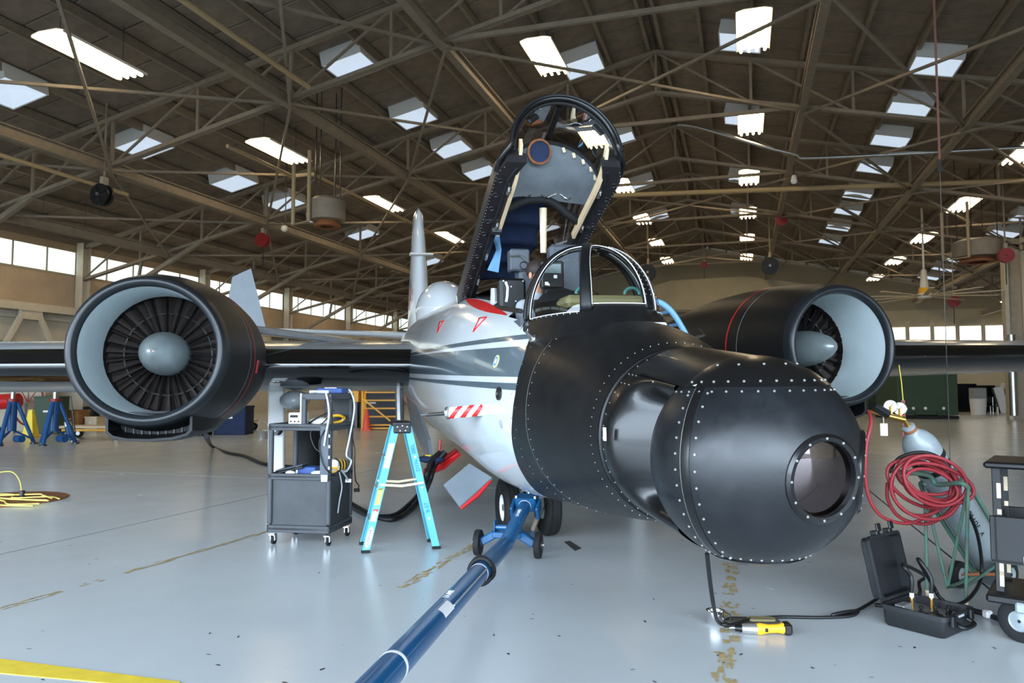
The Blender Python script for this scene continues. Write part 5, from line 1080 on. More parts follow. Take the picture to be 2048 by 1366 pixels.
# gas cylinder, leaning in its green trolley
cb_ = gp(1995, 1142, .06); ct_ = at(1822, 862, (cb_ - EYE).dot(FW) - .30); ca_ = (ct_ - cb_).normalized(); clen = (ct_ - cb_).length
cy = thing('gas_cylinder', 'grey stencilled gas cylinder leaning in a green trolley', 'gas cylinder', tuple(cb_)); cr = .128
MB().lathe((0, 0, 0), ca_, [(cr * .85, 0), (cr, .02), (cr, clen - .19), (cr * .93, clen - .12), (cr * .72, clen - .06), (cr * .45, clen - .02), (cr * .36, clen + .0), (cr * .36, clen + .045), (cr * .3, clen + .05)], 36, True, True).build('bottle', 'cyl_grey', cy, 50)
MB().lathe((0, 0, 0), ca_, [(cr * .38, clen + .005), (cr * .39, clen + .02), (cr * .37, clen + .03)], 24).build('rust_collar', 'rust', cy)
for z_ in (clen - .27, clen - .36): MB().lathe((0, 0, 0), ca_, [(cr * 1.004, z_), (cr * 1.006, z_ + .002), (cr * 1.006, z_ + .045), (cr * 1.004, z_ + .047)], 36).build('black_band', 'ink', cy)
MB().cyl(ca_ * (clen + .04), ca_ * (clen + .13), .02, .016, 10).build('valve', 'brass', cy)
tow = (EYE - cb_).normalized(); sdn = ca_.cross(tow).normalized(); frn = sdn.cross(ca_).normalized()
def on_cyl(h, ang, lift=.002): n_ = frn * math.cos(ang) + sdn * math.sin(ang); return ca_ * h + n_ * (cr + lift), n_
sgn = 1 if sdn.dot(RT) > 0 else -1
def patch(h0, h1, a0, a1, m, name): MB().loft([[on_cyl(h, a0 + (a1 - a0) * k / 6)[0] for k in range(7)] for h in (h0, h1)], False).build(name, m, cy)
patch(clen - .225, clen - .195, -.7 * sgn, .0, 'label_white', 'hazard_label'); patch(clen - .30, clen - .28, -.9 * sgn, -.5 * sgn, 'cloth_blue', 'blue_tag')
h0 = clen * .46
for i, chh in enumerate('DRY GRADE A'):
    if chh == ' ': continue
    p, n_ = on_cyl(h0 + .17 - i * .036, .35 * sgn); text_mesh(chh, .05, 'ink', 'stencil_letter', cy, basis(p, -ca_, n_.cross(-ca_)), .0005)
# regulator
vt = cb_ + ca_ * (clen + .11); rg = thing('gas_regulator', 'brass gas regulator with two white gauges on the cylinder valve', 'regulator', tuple(vt)); lf = (at(1762, 828, (vt - EYE).dot(FW)) - vt); lfn = lf.normalized()
MB().cyl((0, 0, 0), lfn * .16, .026, .022, 12).build('body', 'brass', rg, 40); MB().cyl(lfn * .16, lfn * .27, .016, .013, 10).build('outlet', 'brass', rg); MB().cyl(lfn * .13 + Vector((0, 0, .01)), lfn * .22 + Vector((-.02, -.05, .055)), .035, .03, 14).build('adjuster', 'black_plastic', rg)
for k, (dx, m) in enumerate(((.03, 'label_yellow'), (.1, 'label_white'))):
    c = lfn * dx + Vector((0, 0, .075)); dn = (EYE - vt).normalized(); g_ = MB().lathe(c, dn, [(.002, -.03), (.05, -.03), (.05, 0), (.045, .004)], 20).build('gauge', 'chrome', rg, 40); MB().lathe(c, dn, [(.045, .001), (.01, .002), (.001, .002)], 20, False, True).build('dial', 'label_white', g_); MB().cyl(lfn * dx, c, .012, n=8).build('stem', 'brass', rg)
    MB().cyl(c + dn * .004, c + dn * .004 + Vector((.02, 0, .02)), .002, n=4).build('needle', 'ink', g_)
MB().box(tuple(lfn * .16 + Vector((0, -.02, -.11))), (.05, .004, .09), .001).build('hang_tag', 'label_white', rg); MB().cyl(lfn * .16 + Vector((0, -.02, -.065)), lfn * .16, .002, n=4).build('tag_string', 'label_white', rg)
# trolley
tr = thing('cylinder_trolley', 'green tubular trolley with rubber wheels carrying the gas cylinder', 'trolley', (cb_.x, cb_.y, 0)); TR_ = Matrix.Translation((-cb_.x, -cb_.y, 0))
dC = (cb_ - EYE).dot(FW)
def tube_t(pts, r_, name, m='cart_green', n=8): return MB().tube([TR_ @ Vector(p) for p in pts], r_, n).build(name, m, tr, 60)
lg1, lg2 = gp(1855, 1190), gp(1932, 1210); u1, u2 = at(1850, 985, (lg1 - EYE).dot(FW)), at(1936, 975, (lg2 - EYE).dot(FW)); jn = gp(1895, 1175, .06)
fb1 = cb_ + ca_ * (clen * .62)
tube_t([lg1 + Vector((0, 0, .03)), u1], .012, 'front_leg'); tube_t([lg2 + Vector((0, 0, .03)), u2], .012, 'front_leg'); tube_t([u1, jn], .011, 'brace'); tube_t([u2, jn], .011, 'brace')
for q in (lg1, lg2): tube_t([q, q + Vector((0, 0, .035))], .016, 'leg_tip', 'wood_cream')
hb1 = at(1785, 943, (u1 - EYE).dot(FW) - .02)
tube_t(smooth_path([hb1, at(1855, 950, (u1 - EYE).dot(FW)), u1 + Vector((.08, 0, .06)), u2 + Vector((-.05, .0, .03)), u2], 5), .018, 'hose_bar')
rt_ = sdn * sgn
for sg in (-1, 1): tube_t(smooth_path([cb_ + rt_ * sg * (cr + .02) - ca_ * .02, cb_ + rt_ * sg * (cr + .02) + ca_ * clen * .3, cb_ + rt_ * sg * (cr + .02) + ca_ * clen * .66, cb_ + rt_ * sg * (cr - .02) + ca_ * clen * .72 + frn * .08], 5), .017, 'side_rail')
tube_t([cb_ + (rt_ * math.cos(t) - frn * -math.sin(t)) * (cr + .02) + ca_ * .12 for t in np.linspace(-.2, 3.34, 16)], .014, 'lower_hoop')
tube_t([u2, fb1 + rt_ * (cr + .02)], .011, 'brace'); tube_t([u1, fb1 - rt_ * (cr + .02)], .011, 'brace'); tube_t([jn, lg2 + Vector((0, 0, .12)), cb_ + rt_ * (cr + .02) + ca_ * .1], .011, 'axle_rail'); tube_t([jn, cb_ - ca_ * .0 + Vector((0, 0, .02))], .012, 'axle_rail')
wv = rt_; wv = Vector((wv.x, wv.y, 0)).normalized(); 
wcn = gp(1918, 1176) + Vector((0, 0, .10)); wdir = Vector((.75, -.66, 0))
for k, c in enumerate((wcn, wcn + Vector((.36, .12, 0)))):
    w_ = MB().lathe(TR_ @ c, wdir, [(.055, -.03), (.08, -.034), (.098, -.024), (.10, 0), (.098, .024), (.08, .034), (.055, .03)], 28).build('wheel', 'black_rubber', tr, 45); MB().lathe(TR_ @ c, wdir, [(.01, -.025), (.05, -.015), (.057, -.026), (.057, .026), (.05, .015), (.01, .025)], 22).build('wheel_rim', 'cyl_grey', w_, 45)
tube_t([wcn, wcn + Vector((.36, .12, 0))], .014, 'axle', 'rust')
# red hose: coil on the bar plus the line to the regulator
hc = at(1852, 958, (u1 - EYE).dot(FW) - .1); hs_ = thing('red_hose', 'red rubber hose coiled over the trolley bar', 'hose', tuple(hc)); rnd = random.Random(4)
ex, ez, ey = RT, Vector((0, 0, 1)), Vector((-FW.x, -FW.y, 0)).normalized()
for k in range(9):
    cx = .03 * math.sin(k * 1.7); cz = -.02 * (k % 4); ra, rb_ = .225 + .035 * math.sin(k * 2.3), .135 + .03 * math.cos(k * 1.9) + (.05 if k in (3, 7) else 0); tilt = -.38 + .1 * math.sin(k)
    pts = []
    for j in range(36):
        a = 2 * math.pi * j / 36; u, v = ra * math.cos(a), rb_ * math.sin(a); uu = u * math.cos(tilt) - v * math.sin(tilt); vv = u * math.sin(tilt) + v * math.cos(tilt); pts.append(ex * (uu + cx) + ez * (vv + cz) + ey * (.11 - .022 * k + .015 * math.sin(a * 2 + k)))
    MB().tube(pts, .0125, 8, True).build('coil_turn', 'hose_red', hs_, 60)
ro_ = vt + lfn * .27
pts = [ro_, at(1742, 845, dC - .45), at(1732, 900, dC - .5), at(1734, 980, dC - .5), at(1760, 1030, dC - .5), at(1812, 1047, dC - .5), at(1858, 1030, dC - .5), at(1866, 1005, dC - .45)]; MB().tube([p - hc for p in smooth_path(pts, 8)], .0125, 8).build('supply_line', 'hose_red', hs_, 60)
pts = [at(1775, 965, dC - .5), at(1776, 1000, dC - .5), at(1800, 1035, dC - .5), at(1850, 1048, dC - .5), at(1890, 1030, dC - .5), at(1925, 990, dC - .45)]; MB().tube([p - hc for p in smooth_path(pts, 8)], .0125, 8).build('hanging_loop', 'hose_red', hs_, 60)
# black hoses
def hose(pts, r_, label, m='hose_black', name='black_hose', cat='hose', n=8):
    P = smooth_path(pts, 8); o = MB().tube(P, r_, n).build(name, m, None, 60); return tag(o, label, cat)
f1, f2 = CSM @ Vector((.02, .1, kh + .05)), CSM @ Vector((.11, .02, kh + .05))
hose([f2, f2 + Vector((0, 0, .1)), f2 + Vector((-.06, .05, .2)), gp(1868, 1175, .16), gp(1880, 1195, .1), gp(1905, 1210, .05), gp(1940, 1195, .06), at(1963, 1150, dC - .45), at(1955, 1070, dC - .5), at(1925, 1000, dC - .55), at(1895, 930, dC - .5), at(1850, 905, dC - .42), at(1800, 915, dC - .42), at(1778, 945, dC - .42)], .0125, 'black hose rising from the case over the red hose coil')
hose([f1, f1 + Vector((0, 0, .1)), f1 + Vector((-.03, .06, .16)), gp(1850, 1152, .12), gp(1838, 1165, .03), gp(1838, 1190, .02), gp(1800, 1212, .02), gp(1750, 1210, .02)], .0125, 'black hose running behind the open case lid')
hose([gp(1757, 1196, .02), gp(1720, 1218, .013), gp(1690, 1228, .013), gp(1665, 1230, .025), gp(1690, 1224, .035), gp(1716, 1222, .025), gp(1700, 1232, .013), gp(1640, 1235, .013), gp(1560, 1234, .013), gp(1505, 1238, .03), gp(1480, 1245, .05), gp(1455, 1250, .07), gp(1436, 1243, .11), at(1428, 1215, 3.95), at(1421, 1170, 3.75), at(1414, 1108, 3.55)], .011, 'black hose dropping from the ball turret across the floor')
hose([gp(2048, 1262, .02), gp(1990, 1235, .02), gp(1950, 1222, .03), gp(1912, 1212, .03)], .018, 'bundled black cables taped behind the open case'); tg = gp(1975, 1228, .03); MB().box(tuple(tg - Vector((0, 0, 0))), (.05, .05, .05), .01, .5).build('cable_wrap', 'label_white', [o for o in COL.objects if o.get('label') == 'bundled black cables taped behind the open case'][0])
# cup, pad, drill
cu_ = gp(1431, 1249); t = thing('steel_cup', 'small stainless steel cup standing under the turret hose', 'cup', tuple(cu_)); MB().lathe((0, 0, 0), (0, 0, 1), [(.001, .002), (.045, .002), (.052, .012), (.053, .085), (.058, .09), (.054, .09), (.049, .082), (.047, .012), (.001, .01)], 28).build('bowl', 'chrome', t, 40); MB().tube([(.056, 0, .08), (.09, 0, .07), (.09, 0, .035), (.055, 0, .03)], .005, 6).build('handle', 'chrome', t)
kp = gp(1505, 1247); t = thing('knee_pad', 'worn brown and green pad lying beside the steel cup', 'pad', tuple(kp), .25); mb = MB(); mb.loft([rrect(.17, .055, .002, .05), rrect(.17, .055, .02, .05), rrect(.15, .04, .03, .035)], True, True, True); mb.build('pad', 'foil_bag', t, 40); mb = MB(); mb.loft([rrect(.09, .04, .03, .035), rrect(.085, .035, .042, .03)], True, True, True); o = mb.build('cover', 'olive_cover', t, 40); o.location = (.05, -.02, 0)
dr1, dr2 = gp(1455, 1257, .03), gp(1582, 1258, .035); t = thing('cordless_drill', 'yellow cordless drill lying on the floor with black battery', 'drill', (dr1.x, dr1.y, 0)); dd = (dr2 - dr1); dL = dd.length; dd.normalize(); q0 = Vector((0, 0, .035)); dn_ = Vector((dd.y, -dd.x, 0)); 
e1 = (gp(1515, 1270) - dr1); e1.z = 0; e1n = e1.normalized(); eL = e1.length
MB().cyl(q0 - e1n * .02, q0 + e1n * eL * .3, .006, n=8).build('bit', 'chrome', t); MB().cyl(q0 + e1n * eL * .25, q0 + e1n * eL * .5, .018, .024, 12).build('chuck', 'black_plastic', t, 40); MB().cyl(q0 + e1n * eL * .48, q0 + e1n * eL * .98, .028, .032, 14).build('gearbox', 'alu', t, 40)
k0 = q0 + e1n * eL * .95; k1 = dr2 - dr1; k1.z = .04; kd_ = (k1 - k0)
MB().tube([k0 - e1n * .01, k0 + kd_ * .12, k0 + kd_ * .35, k0 + kd_ * .62, k0 + kd_ * .78], [.03, .036, .026, .026, .034], 14).build('body', 'drill_yellow', t, 50); MB().bar(k0 + kd_ * .76, k0 + kd_ * 1.0, .075, .07, (0, 0, 1), .012).build('battery', 'black_plastic', t); MB().box(tuple(k0 + kd_ * .3 + Vector((0, -.03, 0))), (.02, .012, .02), .003).build('trigger', 'ink', t)
# tool cart at the right
tcp = gp(2036, 1286); t = thing('tool_cart', 'black plastic tool cart with big caster beside the gas cylinder', 'cart', (tcp.x, tcp.y, 0), R(-21))
ztop = zat(2020, 925, tcp); zmid = zat(2020, 1035, tcp); zm2 = zat(2020, 1130, tcp); zbot = zat(2020, 1195, tcp); Wc, Dc, x0_ = .75, .5, -.12
MB().box((x0_ + Wc / 2, Dc / 2, ztop - .02), (Wc + .04, Dc + .04, .04), .012).build('top_tray', 'black_plastic', t); mb = MB(); mb.box((x0_ + Wc / 2, .01, (zmid + zm2) / 2), (Wc, .02, zmid - zm2), .004); mb.box((x0_ + .03, Dc / 2, (zmid + zm2) / 2), (.02, Dc, zmid - zm2), .004); mb.box((x0_ + Wc / 2, Dc - .01, (zmid + zm2) / 2), (Wc, .02, zmid - zm2), .004); mb.box((x0_ + Wc / 2, Dc / 2, zm2 + .01), (Wc, Dc, .02)); mb.build('drawer_bin', 'black_plastic', t); MB().box((x0_ + Wc / 2, Dc / 2, zbot - .02), (Wc + .06, Dc + .06, .05), .012).build('bottom_tray', 'black_plastic', t)
for x in (x0_ + .04, x0_ + Wc - .04):
    for y in (.04, Dc - .04):
        p = MB().box((x, y, (ztop + zbot) / 2), (.045, .045, ztop - zbot - .03), .004).build('post', 'black_plastic', t)
        for k, zf in enumerate((.78, .62, .2, .12)): MB().box((x + .012, y - .0235, zbot + (ztop - zbot) * zf), (.022, .002, .09 if k != 1 else .03)).build('tape', 'wood_cream', p)
MB().box((x0_ + .2, -.001, zm2 + .03), (.07, .004, .045)).build('badge', 'label_white', t)
for x, y in ((x0_ + .14, .03), (x0_ + Wc - .1, .03), (x0_ + .14, Dc - .03), (x0_ + Wc - .1, Dc - .03)):
    w_ = MB().lathe((x, y, .125), (.35, .94, 0), [(.06, -.03), (.1, -.036), (.122, -.026), (.125, 0), (.122, .026), (.1, .036), (.06, .03)], 30).build('caster', 'black_rubber', t, 45); MB().lathe((x, y, .125), (.35, .94, 0), [(.01, -.03), (.055, -.02), (.062, -.03), (.062, .03), (.055, .02), (.01, .03)], 22).build('caster_rim', 'cyl_grey', w_, 45); MB().box((x, y - .02, .21), (.05, .1, .06), .01).build('caster_fork', 'cyl_grey', w_)
MB().lathe((0, 0, 0), (0, 0, 1), [(.02, 0), (.022, .02), (.018, .03)], 14, True, True).build('amber_knob', 'rust', t).location = (x0_ + .2, .1, ztop)
# cables from the belly hatch to the cart, hose behind the engine, cord reel at left
hA = acw(acp(880, 905, 1, .98))
hose([hA, at(862, 925, 8.0), at(850, 960, 7.9), gp(840, 985, .12), gp(815, 1012, .03), gp(790, 1030, .03), gp(765, 1034, .03), gp(735, 1030, .03), gp(700, 1012, .03)], .03, 'thick black power cables running from the belly hatch to the cart', name='power_cable', cat='cable'); hose([hA + Vector((.06, 0, .01)), at(870, 930, 8.05), at(858, 965, 7.95), gp(846, 992, .12), gp(820, 1020, .03), gp(795, 1036, .03), gp(770, 1038, .03), gp(735, 1026, .03), gp(700, 1006, .03)], .03, 'second thick black power cable lying against the first', name='power_cable', cat='cable')
hose([at(412, 872, 9.2), gp(425, 893, .05), gp(455, 905, .03), gp(490, 912, .03), gp(520, 925, .03), gp(545, 930, .03), gp(600, 935, .03)], .035, 'black hose on the floor beneath the left engine')
ng = [acw(acp(877, 940, 1, .6))]
nb = thing('tool_bag', 'dark blue tool bag lying on the red hatch', 'bag', tuple(acw(acp(862, 924, 1, 1.0)))); MB().sphere((0, 0, .03), .13, 16, 8, (1.2, .7, .35)).build('bag', 'quilt_blue', nb, 60); MB().cyl((-.05, -.02, .06), (.02, -.04, .06), .02, n=8).build('torch', 'cone_yellow', nb)
cl0 = gp(20, 1004); t = thing('floor_cord', 'yellow extension cord heaped on a round floor plate', 'cord', tuple(cl0)); MB().lathe((-.25, .12, 0), (0, 0, 1), [(.75, .002), (.74, .012), (.6, .014), (.01, .014)], 40, False, True).build('floor_plate', 'rust', t)
rnd = random.Random(3)
for k in range(6): MB().tube(smooth_path([(-.9 + .3 * j + rnd.uniform(-.1, .1), -.25 + .09 * k + rnd.uniform(-.14, .14), .02 + .008 * k) for j in range(6)], 5), .009, 6).build('cord_strand', 'cord_yellow', t, 60)
MB().tube(smooth_path([(-.1, .25, .03), (-.2, .3, .22), (-.42, .35, .34), (-.8, .4, .3)], 6), .009, 6).build('cord_end', 'cord_yellow', t, 60); MB().box((-.08, .24, .06), (.05, .06, .11), .01, .3).build('plug', 'dark_steel', t)
# red streamer under the right engine intake
rs = thing('warning_streamer', 'yellow cord with red streamer hanging from the right engine', 'streamer', tuple(vt + Vector((0, 0, -.2)))); o = vt + Vector((0, 0, -.2)); e0 = acw(acp(1798, 728, 0, 4.18)); 
MB().tube([acw(acp(1798, 730, 1, .35)) - o, acw(acp(1803, 765, 1, .35)) - o, acw(acp(1806, 800, 1, .35)) - o], .006, 5).build('cord', 'cone_yellow', rs); MB().prism([(-.02, 0), (.02, 0), (.03, -.55), (0, -.62), (-.02, -.5)], acw(acp(1806, 800, 1, .35)) - o, RT, (0, 0, 1), .004).build('streamer', 'red_dark', rs)
# ------------------------------------------------------------------ background equipment
def jack(px, py, label):
    b = gp(px, py); t = thing('tripod_jack', label, 'jack', tuple(b), .4); H_ = 2.0
    MB().cyl((0, 0, .35), (0, 0, 1.15), .11, n=16).build('cylinder', 'jack_blue', t, 40); MB().cyl((0, 0, 1.12), (0, 0, 1.2), .14, n=16).build('lock_ring', 'red_dark', t); MB().cyl((0, 0, 1.2), (0, 0, H_ - .12), .055, n=14).build('ram', 'chrome', t); MB().cyl((0, 0, H_ - .12), (0, 0, H_), .09, .06, n=12).build('jack_pad', 'jack_blue', t)
    for k in range(3):
        a = k * 2.094 + .5; q = (.5 * math.cos(a), .5 * math.sin(a), .03); lg = MB().cyl((.1 * math.cos(a), .1 * math.sin(a), 1.1), q, .05, n=10).build('leg', 'jack_blue', t); MB().cyl((q[0], q[1], 0), (q[0], q[1], .035), .09, n=12).build('foot_pad', 'dark_steel', lg); MB().cyl((.05 * math.cos(a), .05 * math.sin(a), .36), (.45 * math.cos(a), .45 * math.sin(a), .14), .025, n=8).build('stay', 'jack_blue', t)
    MB().cyl((.2, -.15, .16), (.42, -.3, .16), .09, n=14).build('pump', 'jack_blue', t); return t
jack(107, 889, 'blue tripod jack with chrome ram under the wing, beside the drum of a hand pump'); jack(22, 889, 'blue tripod jack with grey sack leaning on its legs')
b = gp(24, 884); t = thing('grey_sack', 'grey green sack slumped against the tripod jack', 'sack', (b.x - .1, b.y - .55, 0)); MB().sphere((0, 0, .3), .3, 16, 10, (1.0, .7, 1.0)).build('sack', 'foil_bag', t, 60)
b = gp(143, 884); t = thing('hand_pump', 'small blue and silver hand pump beside the tripod jack', 'pump', tuple(b)); MB().cyl((0, 0, .06), (-.12, 0, .42), .1, n=14).build('barrel', 'jack_blue', t); MB().cyl((-.125, 0, .42), (-.15, 0, .55), .1, n=14).build('cap', 'alu', t); MB().box((.02, 0, .03), (.3, .3, .06), .01).build('base', 'alu', t); MB().cyl((0, .1, .3), (-.2, .1, 1.25), .02, n=6).build('handle', 'dark_steel', t)
def tallcone(px, py, h, label, m='cone_yellow', base=.19):
    b = gp(px, py); t = thing('safety_cone', label, 'cone', tuple(b), .3); MB().box((0, 0, .025), (base * 2.2, base * 2.2, .05), .01).build('base', m, t)
    rr = []
    for z, r_ in ((.05, base * .85), (h * .98, base * .28), (h, base * .22)): rr.append([(r_ * c, r_ * s_, z) for c, s_ in ((1, 1), (-1, 1), (-1, -1), (1, -1))] if m == 'cone_yellow' else [(r_ * math.cos(k * .3927), r_ * math.sin(k * .3927), z) for k in range(16)])
    MB().loft(rr, True, False, True).build('body', m, t, None if m == 'cone_yellow' else 50); return t
tallcone(61, 874, .82, 'tall yellow wedge cone between the two blue jacks'); tallcone(196, 846, .8, 'tall yellow wedge cone beside the wheeled dolly'); tallcone(733, 861, .75, 'orange traffic cone beside the yellow stair', 'cone_orange', .17)
def dolly(px, py, label, L=1.7, tongue=True):
    b = gp(px, py); t = thing('flat_dolly', label, 'dolly', tuple(b), YAW); MB().box((0, .3, .34), (L, .7, .07), .01).build('deck', 'wood_cream', t); MB().bar((-L * .4, -.1, .26), (L * .42, -.1, .26), .06, .06).build('frame_bar', 'stair_yellow', t)
    for x in (-L * .36, L * .36):
        for y in (0, .6): w_ = MB().lathe((x, y, .13), (0, 1, 0), [(.05, -.035), (.12, -.04), (.13, 0), (.12, .04), (.05, .035)], 20).build('wheel', 'black_rubber', t, 40); MB().cyl((x, y - .045, .13), (x, y + .045, .13), .06, n=12).build('hub', 'steel', w_)
    return t
dolly(183, 878, 'flat wheeled dolly with yellow frame behind the engine intake', 2.0); dolly(475, 862, 'small yellow framed dolly behind the engine', 1.0)
def crate(px, py, w_, d_, h_, m, label, z=0., name='storage_box', cat='box', rz=None, dy=0.):
    b = gp(px, py); t = thing(name, label, cat, (b.x, b.y + dy, z), YAW if rz is None else rz); MB().box((0, d_ / 2, h_ / 2), (w_, d_, h_), .02).build('body', m, t); MB().box((0, d_ / 2, h_ - .03), (w_ + .03, d_ + .03, .06), .01).build('lid', m, t); MB().box((0, -.01, h_ * .6), (w_ * .2, .02, .06)).build('label', 'label_white', t); return t
crate(138, 864, .55, .7, .72, 'cardboard', 'brown cardboard box beyond the blue jacks'); crate(180, 863, .4, .7, .5, 'wood_cream', 'tan wooden box beside the yellow cone'); crate(90, 868, .8, .6, 1.2, 'green_box', 'dark green cabinet beyond the blue jacks', name='cabinet', cat='cabinet'); crate(40, 862, 1.6, .6, 1.7, 'wall_cream', 'cream steel cabinet against the far left wall', name='cabinet', cat='cabinet'); crate(128, 857, 1.3, .6, 1.75, 'wall_cream', 'cream steel cabinet with small vents behind the cardboard box', name='cabinet', cat='cabinet')
b = gp(176, 855); t = thing('work_table', 'long work table with clutter behind the engine intake', 'table', tuple(b), YAW); MB().box((0, .4, .95), (2.2, .8, .06)).build('table_top', 'cardboard', t)
for x in (-1.0, 1.0):
    for y in (.1, .7): MB().box((x, y, .46), (.06, .06, .92)).build('leg', 'dark_steel', t)
b2 = gp(172, 855); t = thing('parts_tray', 'white parts tray standing on the long work table', 'tray', (b2.x, b2.y + .3, .98), YAW); MB().box((0, 0, .12), (.7, .4, .24), .03).build('tray', 'label_white', t); MB().box((.0, 0, .26), (.3, .3, .08), .02).build('lid', 'wing_grey', t)
b = gp(183, 857); t = thing('waste_bin', 'black bin under the work table', 'bin', (b.x, b.y, 0), YAW); MB().lathe((0, 0, 0), (0, 0, 1), [(.22, 0), (.28, .75), (.3, .77), (.27, .75), (.2, .03)], 18, True, False).build('bin', 'black_plastic', t, 40); MB().lathe((0, 0, .7), (0, 0, 1), [(.29, 0), (.31, .05), (.28, .09)], 18).build('bag_rim', 'ink', t)
b = gp(4, 866); t = thing('fire_hose_cart', 'red wheeled fire extinguisher cart behind the jacks', 'fire extinguisher', tuple(b), .3); MB().cyl((-.3, 0, 1.0), (.5, 0, 1.05), .25, n=18).build('tank', 'red_paint', t, 40); MB().tube([(.75 + .5 * math.cos(a), .1, 1.0 + .75 * math.sin(a)) for a in np.linspace(0, 6.28, 31)[:-1]], .03, 6, True).build('wheel_rim', 'red_dark', t)
for a in range(4): MB().cyl((.75, .1, 1.0), (.75 + .5 * math.cos(a * .785), .1, 1.0 + .75 * math.sin(a * .785)), .015, n=5).build('spoke', 'red_dark', t)
for x in (-.2, .4, .75): MB().cyl((x, 0, 0), (x, 0, .95), .03, n=6).build('stand_leg', 'dark_steel', t)
b = gp(385, 872); crate(362, 872, 1.3, .8, 1.05, 'black_plastic', 'black transit trunk behind the left engine', name='transit_trunk', cat='trunk'); crate(458, 870, 1.0, .8, .9, 'quilt_blue', 'dark blue covered trunk beside the black trunk', name='transit_trunk', cat='trunk')
b = gp(526, 878); t = thing('steel_bucket', 'galvanised bucket with raised handle on the hangar floor', 'bucket', tuple(b)); MB().lathe((0, 0, 0), (0, 0, 1), [(.15, 0), (.19, .24), (.2, .25), (.18, .24), (.14, .01)], 20, True, False).build('pail', 'alu', t, 40); MB().tube([(.19 * math.cos(a), 0, .24 + .25 * math.sin(a)) for a in np.linspace(0, 3.14, 12)], .012, 6).build('handle', 'alu', t)
# yellow stair
b = gp(760, 860); t = thing('maintenance_stair', 'yellow steel maintenance stair behind the wing', 'stairs', tuple(b), YAW + .1); sw = .62
for x in (-sw, sw): MB().bar((x, 0, .02), (x + .0, 1.1, 1.45), .07, .07).build('stringer', 'stair_yellow', t); MB().bar((x, 1.1, .02), (x, 1.1, 1.8), .07, .07, (0, 1, 0)).build('post', 'stair_yellow', t); MB().bar((x, .0, .02), (x, .02, 1.7), .06, .06, (0, 1, 0)).build('post', 'stair_yellow', t); MB().bar((x, .02, 1.65), (x, 1.1, 1.75), .05, .05).build('handrail', 'stair_yellow', t)
for k in range(5): f = (k + .6) / 5; MB().box((0, 1.1 * f, 1.42 * f), (2 * sw, .22, .05)).build('tread', 'stair_yellow', t)
MB().bar((-sw, -.02, 1.1), (sw, -.02, .1), .06, .05).build('cross_brace', 'stair_yellow', t); MB().bar((-sw, 0, .06), (sw, 0, .06), .06, .05).build('base_bar', 'stair_yellow', t)
crate(700, 858, 2.2, 1.0, 1.5, 'black_plastic', 'black shelving unit of parts behind the yellow stair', name='storage_rack', cat='shelf', dy=1.5)
b = gp(668, 862); t = thing('yellow_crate', 'yellow crate on a stand seen past the cart', 'crate', (b.x - .6, b.y + 2, 0), YAW); MB().box((0, 0, 1.3), (.9, .6, .7), .02).build('crate', 'stair_yellow', t)
for x in (-.35, .35): MB().box((x, 0, .48), (.08, .5, .95)).build('leg', 'dark_steel', t)
# green containers and clutter beyond the right wing
def cont(px0, px1, py, h_, label, d_=2.2):
    a, b_ = gp(px0, py), gp(px1, py); w_ = (b_ - a).length; c = (a + b_) / 2; t = thing('green_container', label, 'container', tuple(c), math.atan2((b_ - a).y, (b_ - a).x)); MB().box((0, d_ / 2, h_ / 2 + .12), (w_, d_, h_ - .12), .03).build('body', 'green_box', t); MB().box((0, d_ / 2, .07), (w_ + .02, d_, .14)).build('skid', 'ink', t)
    for k in range(3): MB().cyl((w_ * (-.25 + .2 * k + (.1 if k == 2 else 0)), -.02, .5), (w_ * (-.25 + .2 * k + (.1 if k == 2 else 0)), .02, .5), .07, n=10).build('plug', 'label_white', t)
    for x in (-.3, .22): fs_ = MB(); fs_.box((w_ * x, -.05, .37), (.46, .1, .04)); fs_.box((w_ * x, -.05, .19), (.46, .1, .04)); fs_.box((w_ * x - .21, -.05, .28), (.04, .1, .14)); fs_.box((w_ * x + .21, -.05, .28), (.04, .1, .14)); fs_.build('fork_slot', 'green_box', t)
    return t
cont(1797, 1918, 838, 2.2, 'large green shipping container under the right wing'); cont(1735, 1776, 828, 2.0, 'narrow green container beside the right engine')
b = gp(1786, 826); t = thing('timber_stand', 'tan timber boards standing between the green containers', 'boards', tuple(b), YAW)
for k in range(3): MB().box((-.3 + .3 * k, .1, 1.1), (.2, .08, 2.2), .01).build('board', 'wood_cream', t)
for k, (px, w_, h_, m, lab) in enumerate(((1935, 1.15, 1.7, 'ink', 'black open shelving beyond the green container'), (1978, .8, 1.6, 'black_plastic', 'black cabinet behind the white bin'))):
    b = gp(px, 824); t = thing('storage_shelf', lab, 'shelf', tuple(b), YAW)
    for x in (-w_ / 2, w_ / 2): MB().box((x, .3, h_ / 2), (.06, .6, h_)).build('upright', m, t)
    for j in range(4): MB().box((0, .3, .1 + (h_ - .15) * j / 3), (w_, .6, .05)).build('board', m, t)
    MB().box((0, .58, h_ / 2), (w_, .03, h_)).build('back_panel', m, t)
b = gp(1957, 829); t = thing('white_bin', 'white plastic bin with lid beyond the right wing', 'bin', tuple(b), YAW); MB().lathe((0, 0, 0), (0, 0, 1), [(.36, 0), (.42, .85), (.44, .87), (.4, .86)], 16, True, True).build('bin', 'label_white', t, 40); MB().box((0, 0, 1.15), (.7, .5, .6), .03).build('upper_box', 'wing_grey', t)
b = gp(1984, 829); t = thing('folding_chair', 'grey framed chair stacked beyond the right wing', 'chair', tuple(b), YAW); MB().box((0, 0, .45), (.45, .45, .04), .01).build('seat', 'black_plastic', t); MB().box((0, .22, .8), (.45, .04, .35), .01).build('backrest', 'black_plastic', t)
